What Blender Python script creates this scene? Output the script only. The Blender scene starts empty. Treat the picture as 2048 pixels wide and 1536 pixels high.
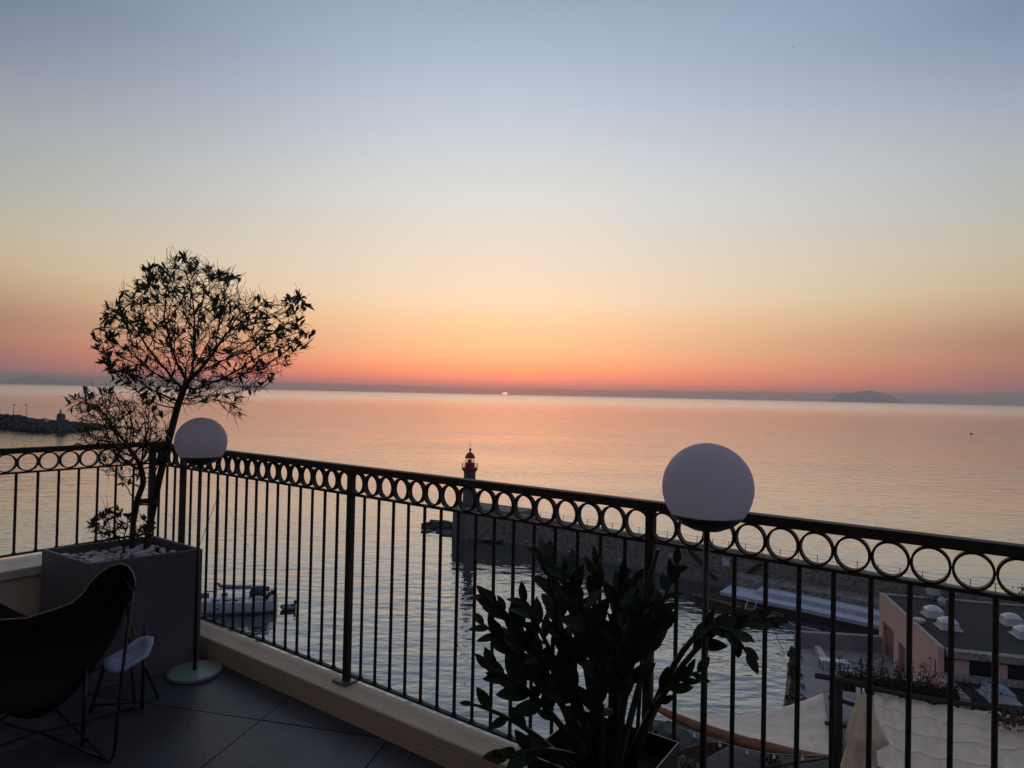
import bpy, math, random
import numpy as np
from math import sin, cos, tan, pi, radians, sqrt, atan2
from mathutils import Vector, Matrix
random.seed(7)
rng = np.random.default_rng(11)
sc = bpy.context.scene
COL = sc.collection

# ------------------------------------------------------------------ camera
F_PX, PITCH, ROLL, EYE = 1300.0, 0.0155, 0.0214, 26.0
cd = bpy.data.cameras.new('camera')
cd.sensor_width = 36.0
cd.lens = 36.0 * F_PX / 2048.0
cd.clip_start = 0.05
cd.clip_end = 90000.0
cam = bpy.data.objects.new('camera', cd)
COL.objects.link(cam)
cam.matrix_world = Matrix.Translation((0, 0, EYE)) @ Matrix.Rotation(pi/2 + PITCH, 4, 'X') @ Matrix.Rotation(ROLL, 4, 'Z')
sc.camera = cam

# ------------------------------------------------------------------ view
sc.view_settings.view_transform = 'Standard'
sc.view_settings.look = 'None'
sc.view_settings.gamma = 1.0
sc.view_settings.exposure = 0.0
sc.view_settings.use_curve_mapping = False
sc.render.engine = 'CYCLES'
sc.cycles.use_denoising = True
sc.cycles.max_bounces = 7
sc.cycles.volume_bounces = 0
sc.cycles.diffuse_bounces = 6
sc.cycles.caustics_reflective = False
sc.cycles.caustics_refractive = False

def lin(c):
    return tuple(((v/255.0)/12.92 if v/255.0 <= 0.04045 else ((v/255.0+0.055)/1.055)**2.4) for v in c)

# ------------------------------------------------------------------ sky
SUN_AZ, SUN_EL = radians(-0.6), radians(0.25)
world = bpy.data.worlds.new('World')
sc.world = world
world.use_nodes = True
wt = world.node_tree
wt.nodes.clear()
def wn(t, **k):
    n = wt.nodes.new(t)
    for a, b in k.items(): setattr(n, a, b)
    return n
def wl(a, b): wt.links.new(a, b)
def wmath(op, a, b=None, c=None):
    n = wn('ShaderNodeMath', operation=op)
    for i, v in enumerate((a, b, c)):
        if v is None: continue
        if isinstance(v, (int, float)): n.inputs[i].default_value = v
        else: wl(v, n.inputs[i])
    return n.outputs[0]
def smooth(x, lo, hi):
    n = wn('ShaderNodeMapRange', interpolation_type='SMOOTHSTEP')
    wl(x, n.inputs[0])
    n.inputs[1].default_value = lo; n.inputs[2].default_value = hi
    n.inputs[3].default_value = 0; n.inputs[4].default_value = 1
    return n.outputs[0]
def wramp(x, stops, scale):
    n = wn('ShaderNodeValToRGB')
    wl(x, n.inputs[0])
    el = n.color_ramp.elements
    while len(el) < len(stops): el.new(0.5)
    for e, (p, c) in zip(el, stops):
        e.position = p/scale; e.color = (*lin(c), 1)
    return n.outputs[0]
def wmix(f, a, b):
    n = wn('ShaderNodeMix', data_type='RGBA')
    if isinstance(f, float): n.inputs[0].default_value = f
    else: wl(f, n.inputs[0])
    for i, v in ((6, a), (7, b)):
        if isinstance(v, tuple): n.inputs[i].default_value = (*v, 1)
        else: wl(v, n.inputs[i])
    return n.outputs[2]
tc = wn('ShaderNodeTexCoord')
sep = wn('ShaderNodeSeparateXYZ')
wl(tc.outputs['Generated'], sep.inputs[0])
X, Y, Z = sep.outputs
elev = wmath('MULTIPLY', wmath('ARCSINE', Z), 180/pi)
az = wmath('MULTIPLY', wmath('SUBTRACT', wmath('ARCTAN2', X, Y), SUN_AZ), 180/pi)
daz = wmath('ABSOLUTE', az)
# three elevation ramps: towards the rising sun, to its sides and away from it
A = [(0, (255, 108, 92)), (0.7, (255, 114, 94)), (1.3, (255, 124, 98)), (2.2, (254, 146, 106)), (3.9, (253, 189, 145)), (6.1, (250, 203, 160)),
     (8.3, (243, 216, 186)), (12.5, (228, 217, 202)), (16.7, (217, 218, 212)), (20.6, (204, 208, 214)), (24.4, (186, 198, 211)),
     (28, (168, 183, 203)), (31.5, (150, 166, 184)), (45, (146, 159, 178)), (70, (132, 144, 163)), (90, (125, 137, 157))]
B = [(0, (144, 88, 92)), (1.0, (147, 92, 94)), (2.3, (153, 96, 94)), (3.2, (168, 111, 98)), (4.9, (173, 126, 107)), (6.5, (190, 155, 124)),
     (8.2, (199, 176, 142)), (10.5, (194, 184, 160)), (13.5, (184, 183, 174)), (17.2, (173, 178, 182)), (20.2, (158, 168, 181)), (23, (140, 153, 175)),
     (26, (122, 138, 163)), (45, (122, 136, 158)), (70, (124, 136, 157)), (90, (125, 137, 157))]
Cc = [(0, (104, 98, 112)), (6, (116, 104, 120)), (14, (116, 113, 134)), (30, (116, 121, 141)), (60, (120, 131, 152)), (90, (125, 137, 157))]
elp = wmath('MULTIPLY', wmath('MAXIMUM', elev, 0.0), 1/90)
ra, rb, rc = wramp(elp, A, 90), wramp(elp, B, 90), wramp(elp, Cc, 90)
t1 = wmath('POWER', wmath('MINIMUM', wmath('MULTIPLY', daz, 1/38.0), 1.0), 1.6)
sky = wmix(t1, ra, rb)
sky = wmix(smooth(daz, 38.0, 125.0), sky, rc)
# the air along the horizon glows before the haze in front of it takes its share
glow = wmath('ADD', 1.0, wmath('MULTIPLY', wmath('SUBTRACT', 1.0, smooth(elev, 0.5, 4.5)), 0.48))
gm = wn('ShaderNodeVectorMath', operation='SCALE'); wl(sky, gm.inputs[0]); wl(glow, gm.inputs['Scale'])
sky = gm.outputs[0]
dim = wmath('SUBTRACT', 1.0, wmath('MULTIPLY', smooth(wmath('MULTIPLY', az, -1.0), 6.0, 42.0), wmath('MULTIPLY', smooth(elev, 4.0, 24.0), 0.24)))
dm_ = wn('ShaderNodeVectorMath', operation='SCALE'); wl(sky, dm_.inputs[0]); wl(dim, dm_.inputs['Scale'])
sky = dm_.outputs[0]
# a low bank of haze lying on the horizon, uneven along its top
nz = wn('ShaderNodeTexNoise', noise_dimensions='1D')
nz.inputs['Scale'].default_value = 1.0; nz.inputs['Detail'].default_value = 5; nz.inputs['Roughness'].default_value = 0.55
wl(wmath('MULTIPLY', az, 0.35), nz.inputs['W'])
side = wmath('MINIMUM', wmath('MULTIPLY', daz, 1/38.0), 1.6)
top = wmath('ADD', wmath('ADD', wmath('MULTIPLY', wmath('MULTIPLY', side, side), 0.22), 0.40), wmath('MULTIPLY', nz.outputs[0], 0.28))
soft = wmath('ADD', 0.05, wmath('MULTIPLY', wmath('MULTIPLY', side, side), 0.35))
bank = wmath('DIVIDE', wmath('SUBTRACT', wmath('ADD', top, wmath('MULTIPLY', soft, 0.5)), elev), soft)
bank = smooth(bank, 0.0, 1.0)
cr = wramp(wmath('MULTIPLY', daz, 1/180.0), [(0, (176, 100, 98)), (5, (150, 105, 110)), (14, (118, 103, 110)), (38, (99, 100, 106)), (90, (90, 89, 98))], 180)
sky = wmix(wmath('MULTIPLY', bank, 0.93), sky, cr)
# the sun's disc, half above the horizon
vm = wn('ShaderNodeVectorMath', operation='DOT_PRODUCT')
wl(tc.outputs['Generated'], vm.inputs[0])
SD = radians(-0.08); sd = (sin(SUN_AZ)*cos(SD), cos(SUN_AZ)*cos(SD), sin(SD))
vm.inputs[1].default_value = sd
ang = wmath('MULTIPLY', wmath('ARCCOSINE', wmath('MINIMUM', vm.outputs['Value'], 1.0)), 180/pi)
disc = wmath('SUBTRACT', 1.0, smooth(ang, 0.235, 0.275))
sky = wmix(disc, sky, (4.2, 2.2, 1.8))
# clear-air component from the physical sky model
nish = wn('ShaderNodeTexSky', sky_type='NISHITA')
nish.sun_disc = False
nish.sun_elevation = SUN_EL
nish.sun_rotation = SUN_AZ
nish.altitude = 25
bg1 = wn('ShaderNodeBackground'); wl(sky, bg1.inputs[0]); bg1.inputs[1].default_value = 1.0
bg2 = wn('ShaderNodeBackground'); wl(nish.outputs[0], bg2.inputs[0]); bg2.inputs[1].default_value = 0.05
add = wn('ShaderNodeAddShader'); wl(bg1.outputs[0], add.inputs[0]); wl(bg2.outputs[0], add.inputs[1])
out = wn('ShaderNodeOutputWorld'); wl(add.outputs[0], out.inputs[0])

# ------------------------------------------------------------------ sun
sl = bpy.data.lights.new('sun', 'SUN')
sl.energy = 0.005
sl.angle = radians(12)
sl.color = (1.0, 0.55, 0.35)
so = bpy.data.objects.new('sun', sl)
COL.objects.link(so)
so.location = (0, 60, 60)
sdv = Vector((sin(SUN_AZ)*cos(SUN_EL), cos(SUN_AZ)*cos(SUN_EL), sin(SUN_EL)))
so.rotation_euler = sdv.to_track_quat('Z', 'Y').to_euler()

# ================================================================== helpers
def ray(px, py):
    """direction of a point of the 2048 x 1536 photograph, in the world"""
    du, dv = px-1024, py-768
    u = du*cos(ROLL)+dv*sin(ROLL); v = -du*sin(ROLL)+dv*cos(ROLL)
    up = -v/F_PX
    return Vector((u/F_PX, cos(PITCH)-sin(PITCH)*up, sin(PITCH)+cos(PITCH)*up))
CAM = Vector((0, 0, EYE))
def atz(px, py, z):
    d = ray(px, py); return CAM+d*((z-EYE)/d.z)
def aty(px, py, y):
    d = ray(px, py); return CAM+d*(y/d.y)
# terrace frame: a runs along the long railing, b along the left one, corner at their meeting
TH = 0.6133
AD = Vector((cos(TH), -sin(TH), 0)); BD = Vector((-sin(TH), -cos(TH), 0)); CORNER = Vector((-2.247, 4.090, 0))
FLOOR = EYE-1.45
CURB = EYE-1.345
LEFT_TOP = EYE-0.945
def W(a, b, z): return CORNER+AD*a+BD*b+Vector((0, 0, z))
ROT = atan2(AD.y, AD.x)

def obj(name, mesh, parent=None, loc=None):
    o = bpy.data.objects.new(name, mesh)
    COL.objects.link(o)
    if loc is not None: o.location = loc
    if parent is not None: o.parent = parent
    return o
def tag(o, label=None, cat=None, group=None, kind=None):
    if label: o['label'] = label
    if cat: o['category'] = cat
    if group: o['group'] = group
    if kind: o['kind'] = kind
    return o
def thing(name, loc, label, cat, group=None, rz=0.0):
    o = obj(name, None, None, Vector(loc))
    o.rotation_euler[2] = rz
    o.empty_display_size = 0.2
    return tag(o, label, cat, group)
def copy_tree(o, parent=None):
    c = o.copy(); COL.objects.link(c)
    if parent is not None: c.parent = parent
    for ch in [k for k in COL.objects if k.parent is o]: copy_tree(ch, c)
    return c

class MB:
    """collects geometry; build() links it as one mesh object"""
    def __init__(s): s.v = []; s.f = []
    def add(s, vs, fs):
        n = len(s.v); s.v += [Vector(p) for p in vs]; s.f += [tuple(i+n for i in f) for f in fs]
    def hexa(s, p):
        s.add(p, [(0, 3, 2, 1), (4, 5, 6, 7), (0, 1, 5, 4), (1, 2, 6, 5), (2, 3, 7, 6), (3, 0, 4, 7)])
    def box(s, c, sz, rz=0.0):
        c = Vector(c); x, y, z = sz[0]/2, sz[1]/2, sz[2]/2; r = Matrix.Rotation(rz, 3, 'Z')
        s.hexa([c+r@Vector(q) for q in ((-x, -y, -z), (x, -y, -z), (x, y, -z), (-x, y, -z), (-x, -y, z), (x, -y, z), (x, y, z), (-x, y, z))])
    def prism(s, pts, z0, z1):
        n = len(pts)
        ar = sum(pts[i][0]*pts[(i+1) % n][1]-pts[(i+1) % n][0]*pts[i][1] for i in range(n))
        if ar < 0: pts = pts[::-1]
        s.add([(p[0], p[1], z0) for p in pts]+[(p[0], p[1], z1) for p in pts],
              [tuple(range(n-1, -1, -1)), tuple(range(n, 2*n))]+[(i, (i+1) % n, n+(i+1) % n, n+i) for i in range(n)])
    def tube(s, pts, rad, n=6, cap=True):
        pts = [Vector(p) for p in pts]; m = len(pts)
        if isinstance(rad, (int, float)): rad = [rad]*m
        t0 = (pts[1]-pts[0]).normalized()
        u = t0.orthogonal().normalized()
        base = len(s.v)
        for i in range(m):
            t = (pts[min(i+1, m-1)]-pts[max(i-1, 0)]).normalized()
            u = (u-t*u.dot(t)).normalized(); w = t.cross(u)
            for k in range(n):
                a = 2*pi*k/n
                s.v.append(pts[i]+(u*cos(a)+w*sin(a))*rad[i])
        for i in range(m-1):
            for k in range(n):
                a, b = base+i*n+k, base+i*n+(k+1) % n
                s.f.append((a, b, b+n, a+n))
        if cap:
            s.f.append(tuple(base+k for k in range(n-1, -1, -1)))
            s.f.append(tuple(base+(m-1)*n+k for k in range(n)))
    def lathe(s, prof, c, n=24):
        c = Vector(c); base = len(s.v); m = len(prof)
        for r, z in prof:
            for k in range(n):
                a = 2*pi*k/n; s.v.append(c+Vector((r*cos(a), r*sin(a), z)))
        for i in range(m-1):
            for k in range(n):
                a, b = base+i*n+k, base+i*n+(k+1) % n
                s.f.append((a, b, b+n, a+n))
        s.f.append(tuple(base+k for k in range(n-1, -1, -1)))
        s.f.append(tuple(base+(m-1)*n+k for k in range(n)))
    def grid(s, P):
        """sheet from rows of points"""
        h, w = len(P), len(P[0]); base = len(s.v)
        for r in P: s.v += [Vector(p) for p in r]
        for i in range(h-1):
            for j in range(w-1):
                a = base+i*w+j; s.f.append((a, a+1, a+w+1, a+w))
    def blob(s, c, r, sq=(1, 1, 1), jit=0.2, rz=0.0, rs=None):
        rs = rs or random
        base = len(s.v); c = Vector(c); n, m = 8, 5
        R = Matrix.Rotation(rz, 3, 'Z')
        ring = []
        s.v.append(c+Vector((0, 0, -r*sq[2])))
        for i in range(1, m):
            ph = -pi/2+pi*i/m
            for k in range(n):
                a = 2*pi*k/n; q = r*(1+rs.uniform(-jit, jit))
                s.v.append(c+R@Vector((q*cos(ph)*cos(a)*sq[0], q*cos(ph)*sin(a)*sq[1], q*sin(ph)*sq[2])))
        s.v.append(c+Vector((0, 0, r*sq[2]*(1+rs.uniform(-jit, jit)))))
        last = len(s.v)-1
        for k in range(n):
            s.f.append((base, base+1+(k+1) % n, base+1+k))
            s.f.append((last, last-n+k, last-n+(k+1) % n))
        for i in range(m-2):
            for k in range(n):
                a, b = base+1+i*n+k, base+1+i*n+(k+1) % n
                s.f.append((a, b, b+n, a+n))
    def mesh(s, name, mt, smooth=False, origin=None):
        me = bpy.data.meshes.new(name)
        o = origin or Vector((0, 0, 0))
        me.from_pydata([tuple(v-o) for v in s.v], [], s.f)
        me.materials.append(mt)
        if smooth:
            me.polygons.foreach_set('use_smooth', [True]*len(me.polygons))
        me.update()
        return me
    def build(s, name, mt, parent=None, smooth=False, solid=None, bevel=None, keep=False):
        """parent: geometry given in the world is stored relative to the parent's base"""
        org = Vector((0, 0, 0))
        p = parent
        while p is not None and not keep:
            org += p.location; p = p.parent
        o = obj(name, s.mesh(name, mt, smooth, org), parent)
        if solid:
            m = o.modifiers.new('solid', 'SOLIDIFY'); m.thickness = solid; m.offset = 0
        if bevel:
            m = o.modifiers.new('bevel', 'BEVEL'); m.width = bevel; m.segments = 2; m.limit_method = 'ANGLE'
        return o

# ------------------------------------------------------------------ materials
def mat(name, col, rough=0.6, var=0.25, scale=8.0, bump=0.0, bscale=None, metal=0.0, ior=1.45, detail=6.0, stretch=None, col2=None, spec=None, trans=0.0):
    m = bpy.data.materials.new(name); m.use_nodes = True
    nt = m.node_tree; b = nt.nodes['Principled BSDF']
    b.inputs['Roughness'].default_value = rough
    b.inputs['Metallic'].default_value = metal
    b.inputs['IOR'].default_value = ior
    if spec is not None: b.inputs['Specular IOR Level'].default_value = spec
    t = nt.nodes.new('ShaderNodeTexCoord'); mp = nt.nodes.new('ShaderNodeMapping')
    if stretch: mp.inputs['Scale'].default_value = stretch
    nt.links.new(t.outputs['Object'], mp.inputs[0])
    n = nt.nodes.new('ShaderNodeTexNoise'); n.inputs['Scale'].default_value = scale; n.inputs['Detail'].default_value = detail
    n.inputs['Roughness'].default_value = 0.62
    nt.links.new(mp.outputs[0], n.inputs['Vector'])
    mx = nt.nodes.new('ShaderNodeMix'); mx.data_type = 'RGBA'
    mr = nt.nodes.new('ShaderNodeMapRange'); mr.inputs[1].default_value = 0.3; mr.inputs[2].default_value = 0.7
    nt.links.new(n.outputs[0], mr.inputs[0]); nt.links.new(mr.outputs[0], mx.inputs[0])
    rnd = name in ('slate_tile', 'white_pebble', 'zz_leaf', 'shrub_leaf')
    c1 = [min(1, c*(1-var)) for c in col]; c2 = col2 or [min(1, c*(1+var)) for c in col]
    mx.inputs[6].default_value = (*c1, 1); mx.inputs[7].default_value = (*c2, 1)
    if rnd:
        oi = nt.nodes.new('ShaderNodeObjectInfo'); r2_ = nt.nodes.new('ShaderNodeMapRange'); r2_.inputs[3].default_value = .72; r2_.inputs[4].default_value = 1.3
        nt.links.new(oi.outputs['Random'], r2_.inputs[0])
        vs = nt.nodes.new('ShaderNodeVectorMath'); vs.operation = 'SCALE'; nt.links.new(mx.outputs[2], vs.inputs[0]); nt.links.new(r2_.outputs[0], vs.inputs['Scale'])
        nt.links.new(vs.outputs[0], b.inputs['Base Color'])
    else:
        nt.links.new(mx.outputs[2], b.inputs['Base Color'])
    if bump:
        n2 = nt.nodes.new('ShaderNodeTexNoise'); n2.inputs['Scale'].default_value = bscale or scale*3; n2.inputs['Detail'].default_value = 5
        nt.links.new(mp.outputs[0], n2.inputs['Vector'])
        bp = nt.nodes.new('ShaderNodeBump'); bp.inputs['Strength'].default_value = min(1.0, bump); bp.inputs['Distance'].default_value = 0.02 if bump <= 1 else 0.02*bump
        nt.links.new(n2.outputs[0], bp.inputs['Height']); nt.links.new(bp.outputs[0], b.inputs['Normal'])
    if trans:
        tr = nt.nodes.new('ShaderNodeBsdfTranslucent'); nt.links.new(mx.outputs[2], tr.inputs[0])
        ms = nt.nodes.new('ShaderNodeMixShader'); ms.inputs[0].default_value = trans
        nt.links.new(b.outputs[0], ms.inputs[1]); nt.links.new(tr.outputs[0], ms.inputs[2])
        nt.links.new(ms.outputs[0], nt.nodes['Material Output'].inputs[0])
    return m
M = dict(
    iron=mat('painted_iron', (.030, .025, .024), .6, .35, 40, .15, 160, spec=.3),
    plate=mat('plate_steel', (.16, .16, .17), .32, .3, 30, .1, metal=.5),
    tile=mat('slate_tile', (.051, .051, .061), .38, .38, 2.6, .08, 60),
    grout=mat('grout', (.02, .02, .022), .9),
    render_tan=mat('tan_render', (.56, .46, .355), .85, .10, 1.7, .3, 90, col2=(.66, .53, .41)),
    coping=mat('pale_coping', (.55, .50, .46), .32, .15, 6, .2, 80),
    planter=mat('grey_fibre_planter', (.105, .105, .125), .55, .26, 5, .12, 50, stretch=(1, 1, .5)),
    soil=mat('soil', (.018, .014, .011), .95, .4, 30, .8),
    pebble=mat('white_pebble', (.50, .50, .54), .55, .12, 12),
    bark=mat('bark', (.045, .034, .026), .9, .4, 40, .8, stretch=(1, 1, .25)),
    leaf=mat('shrub_leaf', (.050, .062, .030), .42, .4, 25, trans=.25),
    zz=mat('zz_leaf', (.010, .022, .008), .45, .35, 14, col2=(.018, .036, .011), trans=.12, spec=.3),
    zzg=mat('zz_young_leaf', (.022, .042, .010), .3, .3, 14, trans=.3),
    zzd=mat('zz_dry_leaf', (.045, .024, .012), .5, .3, 14, trans=.3),
    zzs=mat('zz_stem', (.016, .026, .014), .45, .3, 20),
    black=mat('black_metal', (.012, .012, .013), .4, .3, 30),
    rimm=mat('pot_rim', (.22, .2, .18), .35, .2, 30, metal=.6),
    globe=mat('opal_globe', (.79, .76, .85), .4, .02, 3, spec=.2, trans=.72),
    base=mat('mint_enamel', (.20, .27, .25), .3, .08, 6),
    pole=mat('lamp_pole', (.026, .024, .023), .4, .2, 20),
    sling=mat('black_leather', (.007, .007, .008), .7, .3, 30, .25, 200, spec=.2),
    seam=mat('leather_edge', (.30, .27, .25), .6, .2, 60),
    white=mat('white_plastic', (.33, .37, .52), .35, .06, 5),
    rope=mat('rope', (.07, .055, .04), .95, .4, 200, .6),
    stone=mat('jetty_stone', (.13, .122, .116), .95, .45, 1.7, 1.0, 2.2, col2=(.33, .30, .275), stretch=(1, 1, 1.8)),
    stone2=mat('pale_jetty_stone', (.15, .15, .165), .9, .3, .8, 1.0, 2.0),
    rock=mat('rock', (.060, .058, .062), .95, .5, .8, 1.0, 1.5),
    quay=mat('quay_concrete', (.42, .46, .55), .8, .18, .7, .4, 3),
    quayd=mat('dark_quay', (.035, .030, .028), .7, .4, 1),
    red=mat('lighthouse_red', (.26, .024, .020), .45, .2, 2),
    tower=mat('lighthouse_stone', (.11, .11, .12), .9, .3, 1.5, .6, 4),
    glass=mat('lantern_glass', (.75, .72, .68), .15, .05, 2),
    pink=mat('pink_render', (.70, .485, .435), .9, .13, .9, .3, 12, col2=(.55, .365, .33), stretch=(1, 1, .35)),
    pinkd=mat('pink_shutter', (.22, .115, .105), .8, .2, 1.5),
    felt=mat('black_roof_felt', (.013, .014, .016), .85, .35, .8, .4, 6),
    eave=mat('eave_concrete', (.26, .24, .23), .85, .55, 3.5, .4, 10),
    dome=mat('acrylic_dome', (.52, .53, .60), .28, .08, 2),
    kerbw=mat('dome_upstand', (.45, .43, .43), .7, .15, 3),
    blued=mat('blue_dome', (.18, .24, .34), .25, .12, 2),
    fabric=mat('cream_canvas', (.84, .70, .56), .85, .12, 2.2, .6, 9, trans=.12),
    fabric2=mat('ochre_canvas', (.74, .60, .42), .9, .14, 2.5, .25, 14, trans=.15),
    rust=mat('rust_canvas', (.30, .125, .068), .85, .15, 2, trans=.25),
    brown=mat('brown_canvas', (.036, .018, .013), .9, .3, 2),
    wood=mat('weathered_log', (.030, .023, .019), .9, .4, 6, .8, 18, stretch=(1, 1, 1)),
    hedge=mat('hedge_leaf', (.022, .034, .014), .6, .5, 6),
    redleaf=mat('red_sprig_leaf', (.065, .030, .024), .6, .5, 6),
    ivy=mat('ivy_leaf', (.046, .060, .022), .6, .5, 4),
    paving=mat('terrace_paving', (.13, .125, .13), .85, .25, 1.2, .3, 6),
    platf=mat('pier_concrete', (.27, .25, .26), .9, .2, .8, .3, 5),
    tablew=mat('table_white', (.60, .60, .64), .5, .05, 4),
    hull=mat('white_hull', (.52, .57, .68), .3, .08, .8),
    navy=mat('navy_canvas', (.02, .03, .075), .8, .25, 3),
    sail=mat('blue_sail_cover', (.12, .15, .19), .8, .2, 3),
    dark=mat('dark_fitting', (.012, .012, .018), .5, .3, 5),
    spar=mat('grey_spar', (.12, .11, .11), .4, .2, 5),
    violet=mat('violet_cloth', (.15, .07, .16), .8, .2, 4),
    grey=mat('grey_rubber', (.16, .17, .20), .6, .2, 4),
    bulb=mat('bulb_glass', (.62, .60, .60), .2, .05, 10),
    redwood=mat('red_gunwale', (.10, .024, .018), .7, .3, 1),
    island=mat('island_scrub', (.26, .27, .27), .95, .3, .004),
)

M['glass'].node_tree.nodes['Principled BSDF'].inputs['Alpha'].default_value = 0.18
# ================================================================== setting
# ---- sea
def make_water():
    m = bpy.data.materials.new('sea_water'); m.use_nodes = True
    nt = m.node_tree; nt.nodes.remove(nt.nodes['Principled BSDF'])
    g = nt.nodes.new('ShaderNodeNewGeometry')
    def noise(sx, sy, scale, det, rz=0.0, rough=.5):
        mp = nt.nodes.new('ShaderNodeMapping'); mp.inputs['Scale'].default_value = (sx, sy, 1); mp.inputs['Rotation'].default_value = (0, 0, rz)
        nt.links.new(g.outputs['Position'], mp.inputs[0])
        n = nt.nodes.new('ShaderNodeTexNoise'); n.inputs['Scale'].default_value = scale; n.inputs['Detail'].default_value = det; n.inputs['Roughness'].default_value = rough
        nt.links.new(mp.outputs[0], n.inputs['Vector']); return n.outputs[0]
    def mth(op, a, b):
        n = nt.nodes.new('ShaderNodeMath'); n.operation = op
        for i, v in enumerate((a, b)):
            if isinstance(v, (int, float)): n.inputs[i].default_value = v
            else: nt.links.new(v, n.inputs[i])
        return n.outputs[0]
    h = mth('ADD', mth('MULTIPLY', noise(.55, 1.15, .62, 3, .12), 1.0), mth('MULTIPLY', noise(.6, 1.3, .16, 2, -.15), 1.6))
    patch = noise(.35, 1.0, .022, 3, .05, .55)
    pr = nt.nodes.new('ShaderNodeMapRange'); pr.inputs[1].default_value = .35; pr.inputs[2].default_value = .65; pr.inputs[3].default_value = .55; pr.inputs[4].default_value = 1.15
    nt.links.new(patch, pr.inputs[0])
    bp = nt.nodes.new('ShaderNodeBump'); bp.inputs['Distance'].default_value = WAVE
    nt.links.new(pr.outputs[0], bp.inputs['Strength']) 
    nt.links.new(h, bp.inputs['Height'])
    lw = nt.nodes.new('ShaderNodeLayerWeight'); lw.inputs['Blend'].default_value = .5
    nt.links.new(bp.outputs[0], lw.inputs['Normal'])
    fr_ = mth('ADD', mth('MULTIPLY', mth('POWER', lw.outputs['Facing'], 3.2), .92), .11)
    gl = nt.nodes.new('ShaderNodeBsdfGlossy'); gl.inputs['Roughness'].default_value = .05; gl.inputs['Color'].default_value = (1, 1, 1, 1)
    # the open sea beyond the harbour is rougher than the sheltered water
    ln = nt.nodes.new('ShaderNodeVectorMath'); ln.operation = 'LENGTH'; nt.links.new(g.outputs['Position'], ln.inputs[0])
    rg = nt.nodes.new('ShaderNodeMapRange'); rg.inputs[1].default_value = 90; rg.inputs[2].default_value = 2500; rg.inputs[3].default_value = .02; rg.inputs[4].default_value = .19
    nt.links.new(ln.outputs['Value'], rg.inputs[0]); nt.links.new(rg.outputs[0], gl.inputs['Roughness'])
    nt.links.new(bp.outputs[0], gl.inputs['Normal'])
    df = nt.nodes.new('ShaderNodeBsdfDiffuse'); df.inputs['Color'].default_value = (.022, .036, .044, 1)
    mx = nt.nodes.new('ShaderNodeMixShader')
    nt.links.new(fr_, mx.inputs[0]); nt.links.new(df.outputs[0], mx.inputs[1]); nt.links.new(gl.outputs[0], mx.inputs[2])
    nt.links.new(mx.outputs[0], nt.nodes['Material Output'].inputs[0])
    return m
WAVE = 0.16
M['sea'] = make_water()
mb = MB()
N = 96; rings = [0.0, 60, 200, 1000, 5000, 30000]
mb.v.append(Vector((0, 0, 0)))
for r in rings[1:]:
    for k in range(N): mb.v.append(Vector((r*cos(2*pi*k/N), r*sin(2*pi*k/N), 0)))
for k in range(N): mb.f.append((0, 1+k, 1+(k+1) % N))
for i in range(len(rings)-2):
    for k in range(N):
        a, b = 1+i*N+k, 1+i*N+(k+1) % N; mb.f.append((a, a+N, b+N, b))
tag(mb.build('sea', M['sea']), kind='structure')

# ---- far island and a far coast
def ridge(name, profile, dist, depth, base_pts=None):
    P0, P1, P2, P3 = [], [], [], []
    for px, py in profile:
        d = ray(px, py); s = dist/d.y
        p = CAM+d*s; z = max(p.z, 0.0)
        jit = 1+0.02*sin(px*.7)
        P0.append((p.x, p.y-depth*.5, -5)); P1.append((p.x*1.0, p.y-depth*.2, z*.55*jit)); P2.append((p.x, p.y, z)); P3.append((p.x*1.02, p.y+depth*.6, -5))
    m = MB(); m.grid([P0, P1, P2, P3])
    return m.build(name, M['island'], smooth=False)
prof = [(1656, 803), (1664, 797), (1672, 789), (1678, 786.3), (1684, 785), (1691, 786.3), (1697, 787.2), (1706, 785.8), (1714, 783.6), (1722, 782), (1729, 782.4), (1737, 781), (1742, 780.6), (1748, 782), (1755, 784.4), (1763, 785.5), (1771, 788), (1780, 790.5), (1788, 794), (1796, 799), (1804, 806)]
tag(ridge('island', prof, 26500, 1600), kind='structure')
prof = [(-60, 769), (-10, 763), (30, 757), (52, 752), (68, 749.5), (84, 752), (100, 757), (130, 761), (170, 764), (220, 768), (260, 776)]
tag(ridge('coast_hills', prof, 29000, 1500), kind='structure')

# ---- left breakwater
wl_pts = [(-160, 846), (-60, 852), (20, 857), (60, 863), (110, 864.5), (150, 862.5), (192, 858)]
front = [atz(px, py, 0.0) for px, py in wl_pts]
crest = [(-160, 824, 6.8), (-60, 829, 6.8), (20, 833.5, 6.6), (60, 836, 6.2), (110, 839.5, 5.4), (150, 844, 3.8), (190, 855, .6)]
bw = thing('breakwater', front[3], 'long dark rubble breakwater reaching in from the left of the bay', 'breakwater')
mb = MB()
back = [p+Vector((10, 34, 0)) for p in front]
cr1 = []
for (px, py, z), f in zip(crest, front):
    d = ray(px, py); cr1.append(CAM+d*((z-EYE)/d.z) if abs(d.z) > 1e-5 else f)
cr1 = [Vector((f.x*1.03, f.y+14, z)) for (px, py, z), f in zip(crest, front)]
cr2 = [Vector((f.x*1.05, f.y+22, max(z-.2, .4))) for (px, py, z), f in zip(crest, front)]
mb.grid([[p-Vector((0, 0, 1)) for p in front], cr1, cr2, [p-Vector((0, 0, 1)) for p in back]])
mb.build('bank', M['rock'], bw)
mb = MB(); rs = random.Random(3)
for i in range(420):
    k = rs.random()*(len(front)-1); j = int(k); t = k-j; u = rs.random()**.8
    lo = front[j].lerp(front[j+1], t); hi = cr1[j].lerp(cr1[j+1], t)
    p = lo.lerp(hi, u)
    mb.blob(p+Vector((0, -.3, .1)), rs.uniform(.7, 1.7), (1.2, 1, .75), .3, rs.random()*3, rs)
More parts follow.
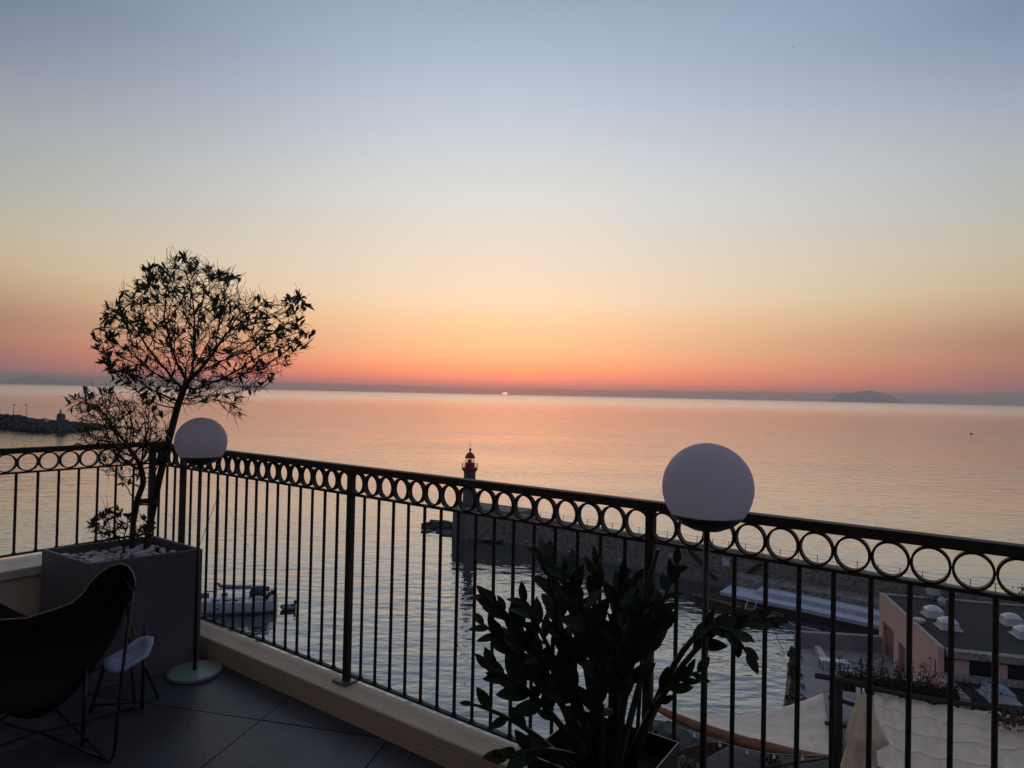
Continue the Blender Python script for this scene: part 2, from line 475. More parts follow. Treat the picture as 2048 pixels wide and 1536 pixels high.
tag(mb.build('rock', M['rock'], bw), kind='stuff')
bt = cr1[4]
bc = aty(122, 838, cr1[4].y)
t = thing('harbour_beacon', (bc.x, bc.y, 5.0), 'small squat beacon tower on the end of the far rubble breakwater', 'beacon')
mb = MB(); mb.box((bc.x, bc.y, 6.6), (3.0, 3.0, 3.6)); mb.build('base', M['tower'], t)
mb = MB(); mb.lathe([(1.5, 8.4), (1.3, 9.6), (.5, 9.7), (.35, 11.2), (.1, 12.2)], (bc.x-.4, bc.y, 0), 10); mb.build('lantern', M['tower'], t)
mb = MB(); mb.box((bc.x+1.2, bc.y, 8.8), (.45, 2.8, 1.0)); mb.box((bc.x-1.2, bc.y, 8.8), (.45, 2.8, 1.0)); mb.build('parapet', M['tower'], t)
for px, lab in ((27, 'left of the two thin lamp posts standing on the breakwater'), (52, 'right of the two thin lamp posts standing on the breakwater')):
    p = aty(px, 834, cr1[2].y)
    t = thing('lamp_post', (p.x, p.y, 6.3), lab, 'lamp post', 'lamp posts on the breakwater')
    mb = MB(); mb.tube([(p.x, p.y, 6.0), (p.x, p.y, 13.2)], [.17, .12], 6); mb.build('post', M['dark'], t)
    mb = MB(); mb.box((p.x, p.y, 13.4), (1.7, .6, .35)); mb.build('lamp_head', M['grey'], t)
p = aty(93, 841, cr1[3].y-3)
t = tag(MB().build('x', M['tablew']), 'tiny pale box standing in for a bright spot of light on the breakwater', 'bright_spot'); bpy.data.objects.remove(t)
mb = MB(); mb.box((p.x, p.y, 5.6), (1.6, 1.6, 1.8))  # pale box added in place of a bright spot of light
o = mb.build('bright_spot', M['tablew']); tag(o, 'tiny pale box standing in for a bright spot of light on the breakwater', 'bright_spot')

# ---- stone jetty with the lighthouse
J0 = atz(1030, 1087, 0); JD = Vector((.788, -.615, 0)).normalized(); JN = Vector((.615, .788, 0)).normalized()
tipL = atz(906, 1079, 0); tipR = atz(966, 1079, 0)
JTOP = 5.0
jt = thing('stone_jetty', J0, 'long rubble stone jetty wall running from the red lighthouse to the right', 'jetty')
J1 = J0+JD*110
mb = MB(); mb.prism([(J0.x, J0.y), (J1.x, J1.y), ((J1+JN*1.3).x, (J1+JN*1.3).y), ((J0+JN*1.3).x, (J0+JN*1.3).y)], -2, JTOP)
mb.build('wall', M['stone'], jt)
mb = MB(); q = [(tipL.x, tipL.y), (tipR.x, tipR.y), (J0.x+.05, J0.y-.05), ((J0+JN*5.4).x, (J0+JN*5.4).y), (tipL.x+2.5, tipL.y+9)]
mb.prism(q, -2, 5.35); mb.build('head_block', M['stone'], jt)
mb = MB(); mb.hexa([tipL+Vector((-.25, -.1, -1)), tipL+Vector((1.4, -.75, -1)), tipL+Vector((3.6, 8, -1)), tipL+Vector((1.8, 9.2, -1)),
                    tipL+Vector((-.1, -.1, 5.5)), tipL+Vector((1.4, -.7, 5.5)), tipL+Vector((3.6, 8, 5.5)), tipL+Vector((2, 9.2, 5.5))])
mb.build('lit_end_face', M['stone2'], jt)  # end strip in bluish stone: the light on this face is in its colour
# foot ledge along the water
mb = MB(); a, b = J0+JD*6, J0+JD*46
mb.prism([(a-JN*.5)[:2], (b-JN*1.6)[:2], (b-JN*.02)[:2], (a-JN*.02)[:2]], -1, .45); mb.build('foot_ledge', M['stone2'], jt)
mb = MB(); p = tipR+Vector((1.5, -1.3, .4))
mb.blob(p, 1.5, (1.5, .6, .3), .15, -.2); mb.build('apron', M['stone2'], jt)
# stair lines on the wall, plaques and small openings
def wall_pt(px, py):
    # point of the harbour face of the jetty seen at px, py
    d = ray(px, py); nn = JN; k = (J0-CAM).dot(nn)/d.dot(nn); return CAM+d*k
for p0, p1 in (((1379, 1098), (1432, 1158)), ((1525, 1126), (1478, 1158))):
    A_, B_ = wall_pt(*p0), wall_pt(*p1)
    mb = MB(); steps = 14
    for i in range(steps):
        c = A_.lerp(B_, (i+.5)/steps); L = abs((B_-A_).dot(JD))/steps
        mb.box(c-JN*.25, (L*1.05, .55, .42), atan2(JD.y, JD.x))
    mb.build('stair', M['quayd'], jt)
for px, py, sz in ((1452, 1124, 1.0), (1342, 1110, .55), (1139, 1105, .45), (1188, 1113, .4), (1240, 1119, .4), (1337, 1139, .4)):
    c = wall_pt(px, py); mb = MB(); mb.box(c-JN*.06, (sz, .12, sz*1.1), atan2(JD.y, JD.x)); mb.build('plaque', M['quay'], jt)
# posts with a wire along the top of the jetty
jr = thing('jetty_railing', J0+JD*4+Vector((0, 0, JTOP)), 'row of thin posts with wires along the top of the stone jetty', 'railing')
mb0 = MB(); mb0.tube([(0, 0, 0), (0, 0, 1.15)], .045, 5); pm = mb0.mesh('post', M['dark'])
JB = jr.location
for i in range(34):
    p = J0+JD*(5+i*2.3)+JN*.5
    o = obj('post', pm, jr, p-Vector((JB.x, JB.y, 0))+Vector((0, 0, .0)))
for hh in (.62, 1.05):
    a, b = J0+JD*5+JN*.5, J0+JD*(5+33*2.3)+JN*.5
    mb = MB(); mb.tube([(a.x, a.y, JTOP+hh), (b.x, b.y, JTOP+hh)], .02, 4); mb.build('wire', M['dark'], jr)
# rocks at the jetty tip
for i, (px, py, r, lab) in enumerate(((875, 1053, 2.0, 'reddish brown'), (893, 1054, 1.6, 'dark'), (852, 1063, .9, 'flat black'), (884, 1064, 1.2, 'low dark'), (903, 1070, 1.5, 'wet black'))):
    p = atz(px, py, 0); mb = MB()
    mb.blob(p+Vector((0, 0, .1)), r, (1.5, .9, .55 if i < 2 else .22), .3, i*.7)
    mb.blob(p+Vector((r*.7, .4, .1)), r*.7, (1.2, .9, .6 if i < 2 else .25), .3, i)
    o = mb.build('sea_rock', M['rock'])
    tag(o, lab+' rock in the water off the jetty tip, '+('farthest out', 'against the tower base', 'the smallest left one', 'between the two rows', 'touching the wall corner')[i], 'rock', 'rocks off the jetty tip')

# lighthouse
LH = aty(938, 1012, tipR.y+3.0)
LZ = 5.35
t = thing('lighthouse', (LH.x, LH.y, LZ), 'lighthouse with dark stone tower and red domed lantern at the jetty end', 'lighthouse')
k = LH.y/F_PX
def hz(py): return aty(938, py, LH.y).z
mb = MB(); mb.lathe([(1.35, LZ), (1.2, LZ+.8), (1.1, hz(965)), (1.06, hz(945)), (1.25, hz(941))], (LH.x, LH.y, 0), 20); mb.build('tower', M['tower'], t, True)
mb = MB(); mb.lathe([(1.0, hz(943)), (1.42, hz(940)), (1.48, hz(936)), (1.48, hz(935)), (.9, hz(934.6))], (LH.x, LH.y, 0), 20); mb.build('gallery', M['red'], t)
mb = MB()
for q in range(14):
    a = 2*pi*q/14; x, y = LH.x+1.42*cos(a), LH.y+1.42*sin(a)
    mb.tube([(x, y, hz(936)), (x+.08*cos(a), y+.08*sin(a), hz(927))], .03, 4)
for zz in (927, 931):
    mb.tube([(LH.x+1.48*cos(2*pi*q/20), LH.y+1.48*sin(2*pi*q/20), hz(zz)) for q in range(21)], .03, 4)
mb.build('gallery_railing', M['red'], t)
mb = MB(); mb.lathe([(.88, hz(936)), (.86, hz(926)), (.9, hz(925.4))], (LH.x, LH.y, 0), 16); mb.build('lantern_base', M['red'], t)
mb = MB(); mb.lathe([(.8, hz(925.4)), (.8, hz(916))], (LH.x, LH.y, 0), 16); mb.build('lantern_glass', M['glass'], t)
mb = MB()
for q in range(8):
    a = 2*pi*(q+.5)/8; mb.tube([(LH.x+.83*cos(a), LH.y+.83*sin(a), hz(925.4)), (LH.x+.83*cos(a), LH.y+.83*sin(a), hz(916))], .035, 4)
mb.build('glazing_bar', M['red'], t)
mb = MB(); mb.lathe([(.27, hz(924.5)), (.3, hz(920)), (.2, hz(917.5))], (LH.x, LH.y-.85, 0), 10); mb.build('lens', M['red'], t)
mb = MB(); mb.lathe([(.95, hz(916)), (.9, hz(914)), (.76, hz(910)), (.5, hz(906.5)), (.22, hz(904.3)), (.12, hz(903.6)), (.12, hz(901.5)), (.24, hz(900)), (.24, hz(898)), (.08, hz(896.3))], (LH.x, LH.y, 0), 18)
mb.build('dome', M['red'], t, True)
mb = MB(); mb.tube([(LH.x, LH.y, hz(897)), (LH.x, LH.y, hz(886.5))], .03, 4); mb.box((LH.x, LH.y, hz(889.5)), (.5, .05, .05)); mb.build('finial', M['red'], t)

# ---- low quay on the harbour side of the jetty
qf = [atz(px, py, 1.2) for px, py in ((1440, 1183), (1502, 1197), (1606, 1217), (1755, 1251), (1900, 1286))]
def on_wall(p): return p-JN*((p-J0).dot(JN))
qk = thing('quay', qf[1], 'pale blue grey stepped concrete quay along the foot of the stone jetty', 'quay')
poly = [p[:2] for p in qf]+[(on_wall(p)-JN*.02)[:2] for p in qf[::-1]]
mb = MB(); mb.prism([tuple(p) for p in poly], -1, 1.2); mb.build('deck', M['quay'], qk)
mb = MB()
poly = [tuple((p.lerp(on_wall(p), .56))[:2]) for p in qf]+[tuple((on_wall(p)-JN*.03)[:2]) for p in qf[::-1]]
mb.prism(poly, 1.0, 2.35); mb.build('footing', M['stone'], qk)
mb = MB()
poly = [tuple((p.lerp(on_wall(p), .26))[:2]) for p in qf[1:]]+[tuple((on_wall(p)-JN*.02)[:2]) for p in qf[:0:-1]]
mb.prism(poly, 1.204, 1.75); mb.build('step', M['quay'], qk)
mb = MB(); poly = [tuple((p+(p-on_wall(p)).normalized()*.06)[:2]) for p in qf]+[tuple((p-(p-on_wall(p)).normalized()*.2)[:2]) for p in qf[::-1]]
mb.prism(poly, -1, .78); mb.build('dark_face', M['quayd'], qk)  # darker strip over the lower quay face
# moored low barge with a red gunwale
ba, bb = atz(1398, 1191, .5), atz(1560, 1236, .5)
t = thing('barge', (ba+bb)/2-Vector((0, 0, .5)), 'low dark barge with a red gunwale moored along the quay', 'barge')
dv = (bb-ba).normalized(); nv = Vector((-dv.y, dv.x, 0))
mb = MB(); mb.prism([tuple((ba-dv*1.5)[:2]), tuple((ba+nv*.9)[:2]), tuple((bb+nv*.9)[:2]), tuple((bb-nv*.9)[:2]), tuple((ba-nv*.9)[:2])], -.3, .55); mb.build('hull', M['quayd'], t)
mb = MB(); mb.prism([tuple((ba+nv*1.0)[:2]), tuple((bb+nv*1.0)[:2]), tuple((bb+nv*.7)[:2]), tuple((ba+nv*.7)[:2])], .554, .72); mb.build('gunwale', M['redwood'], t)
mb = MB(); mb.prism([tuple((ba-nv*.7)[:2]), tuple((bb-nv*.7)[:2]), tuple((bb-nv*1.0)[:2]), tuple((ba-nv*1.0)[:2])], .554, .72); mb.build('gunwale', M['redwood'], t)
for (p0, p1, lab) in (((1496, 1199), (1484, 1232), 'left of two pale mooring lines hanging from the quay edge'), ((1515, 1199), (1503, 1230), 'right of two pale mooring lines hanging from the quay edge')):
    a, b = atz(*p0, 1.3), atz(*p1, .2)
    mb = MB(); mb.tube([a, a.lerp(b, .5)+Vector((0, 0, -.15)), b], .05, 5); o = mb.build('mooring_line', M['kerbw']); tag(o, lab, 'rope', 'mooring lines')
a, b = atz(1549, 1232, .9), atz(1640, 1262, 5.1)
mb = MB(); mb.tube([a, a.lerp(b, .5)+Vector((0, 0, -.25)), b], .05, 5); o = mb.build('mooring_line', M['seam']); tag(o, 'long brown mooring line stretched from the quay to the pier wall', 'rope', 'mooring lines')

# ================================================================== right: pier, pink building, restaurant terrace
# ---- pier platform
def g(px, py, z): return atz(px, py, z)
PZ = 4.0
pf = [g(1601, 1297, PZ), g(1596, 1345, PZ), g(1600, 1410, PZ), g(1560, 1480, PZ), g(1500, 1700, PZ)]
pier = thing('pier', pf[1]-Vector((0, 0, PZ)), 'grey concrete pier head with a battered sea wall below the pink building', 'pier')
mb = MB(); far = pf[0]
poly = [tuple(p[:2]) for p in pf]+[(42, pf[4].y), (60, 52), (60, far.y+1.5)]
mb.prism(poly, -2, PZ); mb.build('deck', M['platf'], pier)
pa, pb = g(1592, 1276, PZ), g(1770, 1287, PZ)
mb = MB(); dv = (pb-pa).normalized(); nv = Vector((-dv.y, dv.x, 0))
a, b = pf[0]+Vector((-.3, .3, 0)), pf[0]+Vector((-.3, .3, 0))+dv*12
mb.prism([tuple(a[:2]), tuple(b[:2]), tuple((b+nv*.5)[:2]), tuple((a+nv*.5)[:2])], -2, PZ+1.35); mb.build('parapet', M['platf'], pier)
# battered foot of the wall
foot = [g(1570, 1316, 0), g(1566, 1350, 0), g(1556, 1405, 0), g(1530, 1490, 0)]
mb = MB(); topl = [pf[0]+Vector((-.32, .4, .02)), pf[1]+Vector((-.02, 0, .02)), pf[2]+Vector((-.02, 0, .02)), pf[3]]
mb.grid([[p-Vector((0, 0, 1)) for p in foot], [f.lerp(tp, .5)+Vector((.3, 0, 0)) for f, tp in zip(foot, topl)], topl]); mb.build('sea_wall', M['stone2'], pier)
mb = MB(); a, b = g(1629, 1303, PZ), g(1650, 1340, PZ); mb.prism([tuple(a[:2]), tuple(b[:2]), tuple((b+Vector((.5, 0, 0)))[:2]), tuple((a+Vector((.5, 0, 0)))[:2])], PZ+.004, PZ+.5); mb.build('kerb', M['kerbw'], pier)
# ivy on the sea wall
def leaf_cloud(pts, size, mt, name, parent, rs, kind='stuff'):
    mb = MB()
    for p in pts:
        s = size*rs.uniform(.6, 1.4)
        n = Vector((rs.gauss(0, 1), rs.gauss(0, 1), rs.gauss(0, 1))).normalized(); u = n.orthogonal().normalized(); v = n.cross(u)
        a = rs.random()*6.28; u, v = u*cos(a)+v*sin(a), v*cos(a)-u*sin(a)
        mb.add([p-u*s, p+v*s*.5, p+u*s, p-v*s*.5], [(0, 1, 2, 3)])
    o = mb.build(name, mt, parent)
    if kind: tag(o, kind=kind)
    return o
rs = random.Random(5)
t = thing('ivy', topl[1], 'green ivy hanging down the seaward edge of the pier wall', 'ivy')
pts = []
for i in range(2600):
    s_ = rs.random()*2.3; j = min(int(s_), 2); f = foot[j].lerp(foot[j+1], s_-j); tp = topl[j].lerp(topl[j+1], s_-j)
    u = rs.uniform(.35, 1.02)*(1 if rs.random() < .7 else .8)
    w = .5+.5*sin(s_*7+1.3)
    if u < .75-.3*w: continue
    pts.append(f.lerp(tp, u)+Vector((rs.uniform(-.15, .45), rs.uniform(-.3, .3), rs.uniform(-.1, .12))))
leaf_cloud(pts, .2, M['ivy'], 'foliage', t, rs)
# white tables on the pier
for i, (px, py) in enumerate(((1652, 1319), (1684, 1323))):
    p = g(px, py, PZ+.75)
    t = thing('cafe_table', (p.x, p.y, PZ), ('left' if i == 0 else 'right')+' of the two square white tables on the grey pier', 'table', 'white tables on the pier')
    mb = MB(); mb.box((p.x, p.y, PZ+.75), (.95, .75, .05), -.2); mb.build('tabletop', M['tablew'], t)
    for sx in (-1, 1):
        for sy in (-1, 1):
            mb = MB(); mb.box((p.x+sx*.38, p.y+sy*.28, PZ+.365), (.05, .05, .72)); mb.build('leg', M['dark'], t)
# thin metal rail on the pier edge
a, b = g(1690, 1322, PZ+.9), g(1772, 1338, PZ+.9)
t = thing('pier_railing', (a.x, a.y, PZ), 'thin dark rail behind the white tables on the pier', 'railing')
mb = MB(); mb.tube([a, b], .03, 5); mb.tube([a-Vector((0, 0, .45)), b-Vector((0, 0, .45))], .02, 5); mb.build('rail', M['dark'], t)
for i in range(6):
    p = a.lerp(b, i/5); mb = MB(); mb.tube([(p.x, p.y, PZ), p], .025, 5); mb.build('post', M['dark'], t)

# ---- pink building
R1, R2 = 9.0, 7.2
cA = g(1759, 1185, R1)          # far left corner of the upper roof
cB = g(1876, 1293, R1)          # near left corner
cC = cA+(g(2048, 1211, R1)-cA)*1.9
cD = cB+(g(2048, 1305, R1)-cB)*2.0
pbd = thing('pink_building', (cA.x, cA.y, 0), 'pink rendered building with two flat black roofs below the terrace', 'building')
ydir = (cB-cA).normalized(); xdir = Vector((-ydir.y, ydir.x, 0))
if xdir.x < 0: xdir = -xdir
cE = g(1962, 1402, R2)
cE = cB+ydir*((cE-cB).dot(ydir))
def PB(u, v, z): return Vector((cA.x, cA.y, 0))+ydir*u+xdir*v+Vector((0, 0, z))
L1 = (cB-cA).length; L2 = L1+(cE-cB).length
# front wall in pieces round its openings (u along the wall, z up)
ops = [(1.06, 3.9, 3.0, 6.85), (5.0, 6.6, 2.6, 6.5), (12.3, 12.7, 6.7, 7.9)]
th = .4
def wall_seg(mb, u0, u1, z0, z1): mb.hexa([PB(u0, 0, z0), PB(u1, 0, z0), PB(u1, th, z0), PB(u0, th, z0), PB(u0, 0, z1), PB(u1, 0, z1), PB(u1, th, z1), PB(u0, th, z1)])
mb = MB(); u = 0; wt1 = R1-.02
for (a, b, z0, z1) in ops:
    if a > L1: continue
    wall_seg(mb, u, a, 0, wt1); wall_seg(mb, a, b, 0, z0); wall_seg(mb, a, b, z1, wt1); u = b
wall_seg(mb, u, L1, 0, wt1)
wall_seg(mb, L1, L2, 0, R2-.02)
mb.build('wall', M['pink'], pbd)
for (a, b, z0, z1) in ops:
    mb = MB(); mb.hexa([PB(a, th*.55, z0), PB(b, th*.55, z0), PB(b, th*.6, z0), PB(a, th*.6, z0), PB(a, th*.55, z1), PB(b, th*.55, z1), PB(b, th*.6, z1), PB(a, th*.6, z1)]); mb.build('shutter', M['pinkd'], pbd)
    mb = MB(); mb.hexa([PB(a-.1, -.08, z0-.14), PB(b+.1, -.08, z0-.14), PB(b+.1, th*.5, z0-.14), PB(a-.1, th*.5, z0-.14), PB(a-.1, -.08, z0), PB(b+.1, -.08, z0), PB(b+.1, th*.5, z0), PB(a-.1, th*.5, z0)]); mb.build('sill', M['eave'], pbd)
mb = MB(); mb.hexa([PB(.1, th, R1-.7), PB(L1-.2, th, R1-.7), PB(L1-.2, 26, R1-.7), PB(.1, 26, R1-.7), PB(.1, th, R1-.13), PB(L1-.2, th, R1-.13), PB(L1-.2, 26, R1-.13), PB(.1, 26, R1-.13)])
roof1 = mb.build('roof', M['felt'], pbd); roof1['label'] = 'upper black felt roof with four white skylights'
# kerbs round the upper roof
mb = MB(); mb.hexa([PB(0, 0, R1-.016), PB(L1, 0, R1-.016), PB(L1, th*.5, R1-.016), PB(0, th*.5, R1-.016), PB(0, -.06, R1+.03), PB(L1, -.06, R1+.03), PB(L1, th*.5, R1+.03), PB(0, th*.5, R1+.03)]); mb.build('coping', M['eave'], pbd)
mb = MB(); mb.hexa([PB(0, th+.06, 0), PB(.35, th+.06, 0), PB(.35, 26, 0), PB(0, 26, 0), PB(0, th+.06, R1-.02), PB(.35, th+.06, R1-.02), PB(.35, 26, R1-.02), PB(0, 26, R1-.02)]); mb.build('far_wall', M['eave'], pbd)
mb = MB(); mb.hexa([PB(L1-.19, .5, R1-.6), PB(L1+.35, .5, R1-.6), PB(L1+.35, 26, R1-.6), PB(L1-.19, 26, R1-.6), PB(L1-.19, .5, R1-.08), PB(L1+.35, .5, R1-.12), PB(L1+.35, 26, R1-.12), PB(L1-.19, 26, R1-.08)]); mb.build('eave', M['eave'], pbd)
# strip of windows between the two roofs
mb = MB()
mb.hexa([PB(L1-.4, .55, R2-.4), PB(L1-.1, .55, R2-.4), PB(L1-.1, 26, R2-.4), PB(L1-.4, 26, R2-.4), PB(L1-.4, .55, R1-.8), PB(L1-.1, .55, R1-.8), PB(L1-.1, 26, R1-.8), PB(L1-.4, 26, R1-.8)])
mb.build('clerestory_pane', M['dark'], pbd)
for i in range(8):
    v = 1.0+i*2.3; mb = MB(); mb.hexa([PB(L1-.08, v, R2-.4), PB(L1+.08, v, R2-.4), PB(L1+.08, v+.9, R2-.4), PB(L1-.08, v+.9, R2-.4), PB(L1-.08, v, R1-.78), PB(L1+.08, v, R1-.78), PB(L1+.08, v+.9, R1-.78), PB(L1-.08, v+.9, R1-.78)]); mb.build('pier_wall', M['pink'], pbd)
mb = MB(); mb.hexa([PB(L1+.1, th, R2-.6), PB(L2, th, R2-.6), PB(L2, 26, R2-.6), PB(L1+.1, 26, R2-.6), PB(L1+.1, th, R2-.3), PB(L2, th, R2-.3), PB(L2, 26, R2-.3), PB(L1+.1, 26, R2-.3)])
r2 = mb.build('roof', M['felt'], pbd); r2['label'] = 'lower black felt roof with the blue dome skylight'
mb = MB(); mb.hexa([PB(L1+.01, 0, R2-.016), PB(L2, 0, R2-.016), PB(L2, th, R2-.016), PB(L1+.01, th, R2-.016), PB(L1+.01, -.06, R2+.05), PB(L2, -.06, R2+.05), PB(L2, th, R2+.05), PB(L1+.01, th, R2+.05)]); mb.build('coping', M['eave'], pbd)
mb = MB(); mb.hexa([PB(L1+.1, th+.02, R2-.29), PB(L1+.5, th+.02, R2-.29), PB(L1+.5, 26, R2-.29), PB(L1+.1, 26, R2-.29), PB(L1+.1, th+.02, R2+.1), PB(L1+.4, th+.02, R2+.1), PB(L1+.4, 26, R2+.1), PB(L1+.1, 26, R2+.1)]); mb.build('flashing', M['eave'], pbd)
# skylights
def skylight(px, py, zr, w, lab, dm):
    p = g(px, py, zr)
    t = thing('skylight', (p.x, p.y, zr), lab, 'skylight', 'skylights on the black roofs')
    rz = atan2(ydir.y, ydir.x)
    mb = MB(); mb.box((p.x, p.y, zr+.04), (w*1.3, w*1.25, .08), rz); mb.build('flange', M['kerbw'], t)
    R = Matrix.Rotation(rz, 3, 'Z')
    def q(x, y, z): return Vector((p.x, p.y, zr))+R@Vector((x, y, z))
    a, b = w/2*1.05, w/2*.9
    mb = MB(); mb.hexa([q(-a, -a, .081), q(a, -a, .081), q(a, a, .081), q(-a, a, .081), q(-b, -b, .5), q(b, -b, .5), q(b, b, .5), q(-b, b, .5)]); mb.build('upstand', M['kerbw'], t)
    n = 8; rows = []
    for i in range(n+1):
        x = -1+2*i/n; rows.append([q(x*b*1.06, (-1+2*j/n)*b*1.06, .51+.34*(max(0, 1-x**2)**.55)*(max(0, 1-(-1+2*j/n)**2)**.55)) for j in range(n+1)])
    mb = MB(); mb.grid(rows); mb.build('dome', dm, t, True)
zr = R1-.13
skylight(1867, 1232, zr, 1.2, 'white domed skylight at the far left of the upper black roof', M['dome'])
skylight(1896, 1256, zr, 1.2, 'white domed skylight nearest the pink facade edge of the upper black roof', M['dome'])
skylight(2023, 1248, zr, 1.2, 'white domed skylight at the back right of the upper black roof', M['dome'])
skylight(2050, 1274, zr, 1.2, 'white domed skylight at the front right of the upper black roof', M['dome'])
skylight(1997, 1396, R2-.3, 1.5, 'blue tinted domed skylight on the lower black roof', M['blued'])
p = g(1838, 1245, zr); mb = MB(); mb.lathe([(.34, zr), (.34, zr+.2), (.45, zr+.21), (.4, zr+.3), (.1, zr+.34)], (p.x, p.y, 0), 14)
tag(mb.build('roof_vent', M['kerbw'], None), 'small round white vent cap near the edge of the black roof', 'vent')
p = g(1866, 1199, zr); t = thing('ventilation_unit', (p.x, p.y, zr), 'pale box ventilation unit on legs at the back of the black roof', 'ventilation unit')
mb = MB(); mb.box((p.x, p.y, zr+.95), (.75, .7, 1.0), .1); mb.build('casing', M['kerbw'], t)
mb = MB()
for sx in (-.3, .3): mb.box((p.x+sx, p.y, zr+.225), (.1, .6, .45), .1)
mb.build('leg', M['grey'], t)
p = g(1880, 1216, zr); t = thing('roof_mast', (p.x, p.y, zr), 'short mast with a small white lamp box and a blue white fan cover', 'mast')
mb = MB(); mb.tube([(p.x, p.y, zr), (p.x+.1, p.y, zr+2.4)], .06, 6); mb.build('pole', M['grey'], t)
mb = MB(); mb.box((p.x+.12, p.y, zr+2.2), (.35, .3, .4)); mb.build('lamp_box', M['tablew'], t)
mb = MB(); mb.blob((p.x, p.y-.2, zr+.6), .38, (.9, .7, 1.0), .12); mb.build('fan_cover', M['quay'], t)
# tiers of the jetty behind the building
jt2 = thing('jetty_tier', J0+JD*64, 'stepped grey upper tiers of the jetty behind the black roof', 'jetty')
for i, (off, zt) in enumerate(((1.2, 3.2), (4.4, 3.9))):
    a, b = J0+JD*58, J0+JD*108
    mb = MB(); mb.prism([tuple((a-JN*(off+3))[:2]), tuple((b-JN*(off+3))[:2]), tuple((b-JN*(off-.2+.0))[:2]), tuple((a-JN*(off-.2))[:2])], -1, zt-.9*i); mb.build('tier', M['platf' if i else 'stone'], jt2)
p = J0+JD*72+JN*2
t = thing('bush', (p.x, p.y, JTOP), 'low green bush on top of the jetty behind the roof', 'bush')
leaf_cloud([Vector((p.x+rs.gauss(0, 1.6), p.y+rs.gauss(0, .8), JTOP+.3+abs(rs.gauss(0, .45)))) for i in range(420)], .2, M['ivy'], 'foliage', t, rs)

# ---- restaurant terrace below
TZ = 4.02
tp_ = [g(1330, 1700, TZ), g(1345, 1520, TZ), g(1400, 1490, TZ), g(1560, 1470, TZ), g(1700, 1440, TZ)]
mb = MB(); poly = [tuple(p[:2]) for p in tp_]+[(36, 40), (36, tp_[0].y)]
mb.prism(poly, -2, TZ); tag(mb.build('restaurant_terrace', M['paving']), kind='structure')
# rocks and foam at the water's edge
for i, (px, py, r, lab) in enumerate(((1352, 1461, 1.3, 'black rock awash at the left end of the shore below the sail'), (1385, 1459, 1.0, 'flat wet rock right of the black one below the shade sail'), (1362, 1482, 1.6, 'grey rock nearest the plant pot below the terrace'), (1398, 1482, 1.5, 'pale grey boulder beside the brown parasol'))):
    p = g(px, py, .3); mb = MB(); mb.blob(p, r, (1.4, 1, .5), .3, i); mb.blob(p+Vector((r*.8, -.5, -.1)), r*.7, (1.3, 1, .5), .3, i+2)
    tag(mb.build('shore_rock', M['rock'] if i < 3 else M['stone2']), lab, 'rock', 'rocks on the shore')
# brown parasol seen from above
pc = g(1412, 1487, 6.9)
t = thing('brown_parasol', (pc.x, pc.y, TZ), 'open brown square parasol on the lower terrace left of the sail', 'parasol')
cs = [g(1352, 1503, 6.0), g(1423, 1468, 6.0), g(1474, 1483, 6.0), g(1398, 1524, 6.0)]
for i in range(4):
    a, b = cs[i], cs[(i+1) % 4]; mb = MB(); mid = a.lerp(b, .5)+(pc-a.lerp(b, .5))*.04
    mb.grid([[a, mid, b], [a.lerp(pc, .5), mid.lerp(pc, .5)-Vector((0, 0, .08)), b.lerp(pc, .5)], [pc, pc, pc]]); mb.build('canopy_panel', M['brown'], t, solid=.02)
mb = MB(); mb.tube([(pc.x, pc.y, TZ), (pc.x, pc.y, 7.1)], .05, 6); mb.build('pole', M['wood'], t)
# shade sail
# the sail hangs slack between three points
SA, SB, SC = g(1286, 1397, 7.2), g(1646, 1385, 7.4), g(1668, 1511, 6.3)
t = thing('shade_sail', (SA.x, SA.y, TZ), 'large cream triangular shade sail with a rust red lower edge', 'shade sail')
rows = []; n = 36
for i in range(n+1):
    u = i/n; a, b = SA.lerp(SB, u), SA.lerp(SC, u)
    a = a-Vector((0, 0, 1.22*4*u*(1-u)*.98)); b = b-Vector((0, 0, .42*4*u*(1-u)))
    rows.append([a.lerp(b, j/24)-Vector((0, 0, .35*u*4*(j/24)*(1-j/24)-.055*u*u*sin(j*1.05+sin(u*5))-.03*sin(u*9+j*.35))) for j in range(25)])
mb = MB(); mb.grid(rows); mb.build('cloth', M['fabric'], t, True, solid=.012)
rows = []
for i in range(n+1):
    u = i/n; b = SA.lerp(SC, u)-Vector((0, 0, .42*4*u*(1-u)))
    w = .05+.55*sin(pi*min(1, u*1.02+.02))**.75
    rows.append([b+Vector((-.02, -.03, 0)), b+Vector((-.12, -.25, -w*.5)), b+Vector((-.1, -.2, -w))])
mb = MB(); mb.grid(rows); mb.build('valance', M['rust'], t, True, solid=.012)
for a, b in ((SA+Vector((-1.2, .4, .1)), SA), (SB, g(1682, 1376, 7.6)), (SC, g(1690, 1512, 6.3))):
    mb = MB(); mb.tube([a, b], .02, 5); mb.build('cord', M['wood'], t)
p = SA+Vector((-1.2, .4, 0)); mb = MB(); mb.tube([(p.x, p.y, -1), (p.x, p.y, 7.5)], .09, 8)
tag(mb.build('sail_post', M['wood']), 'slim post in the water holding the left tip of the sail', 'post')
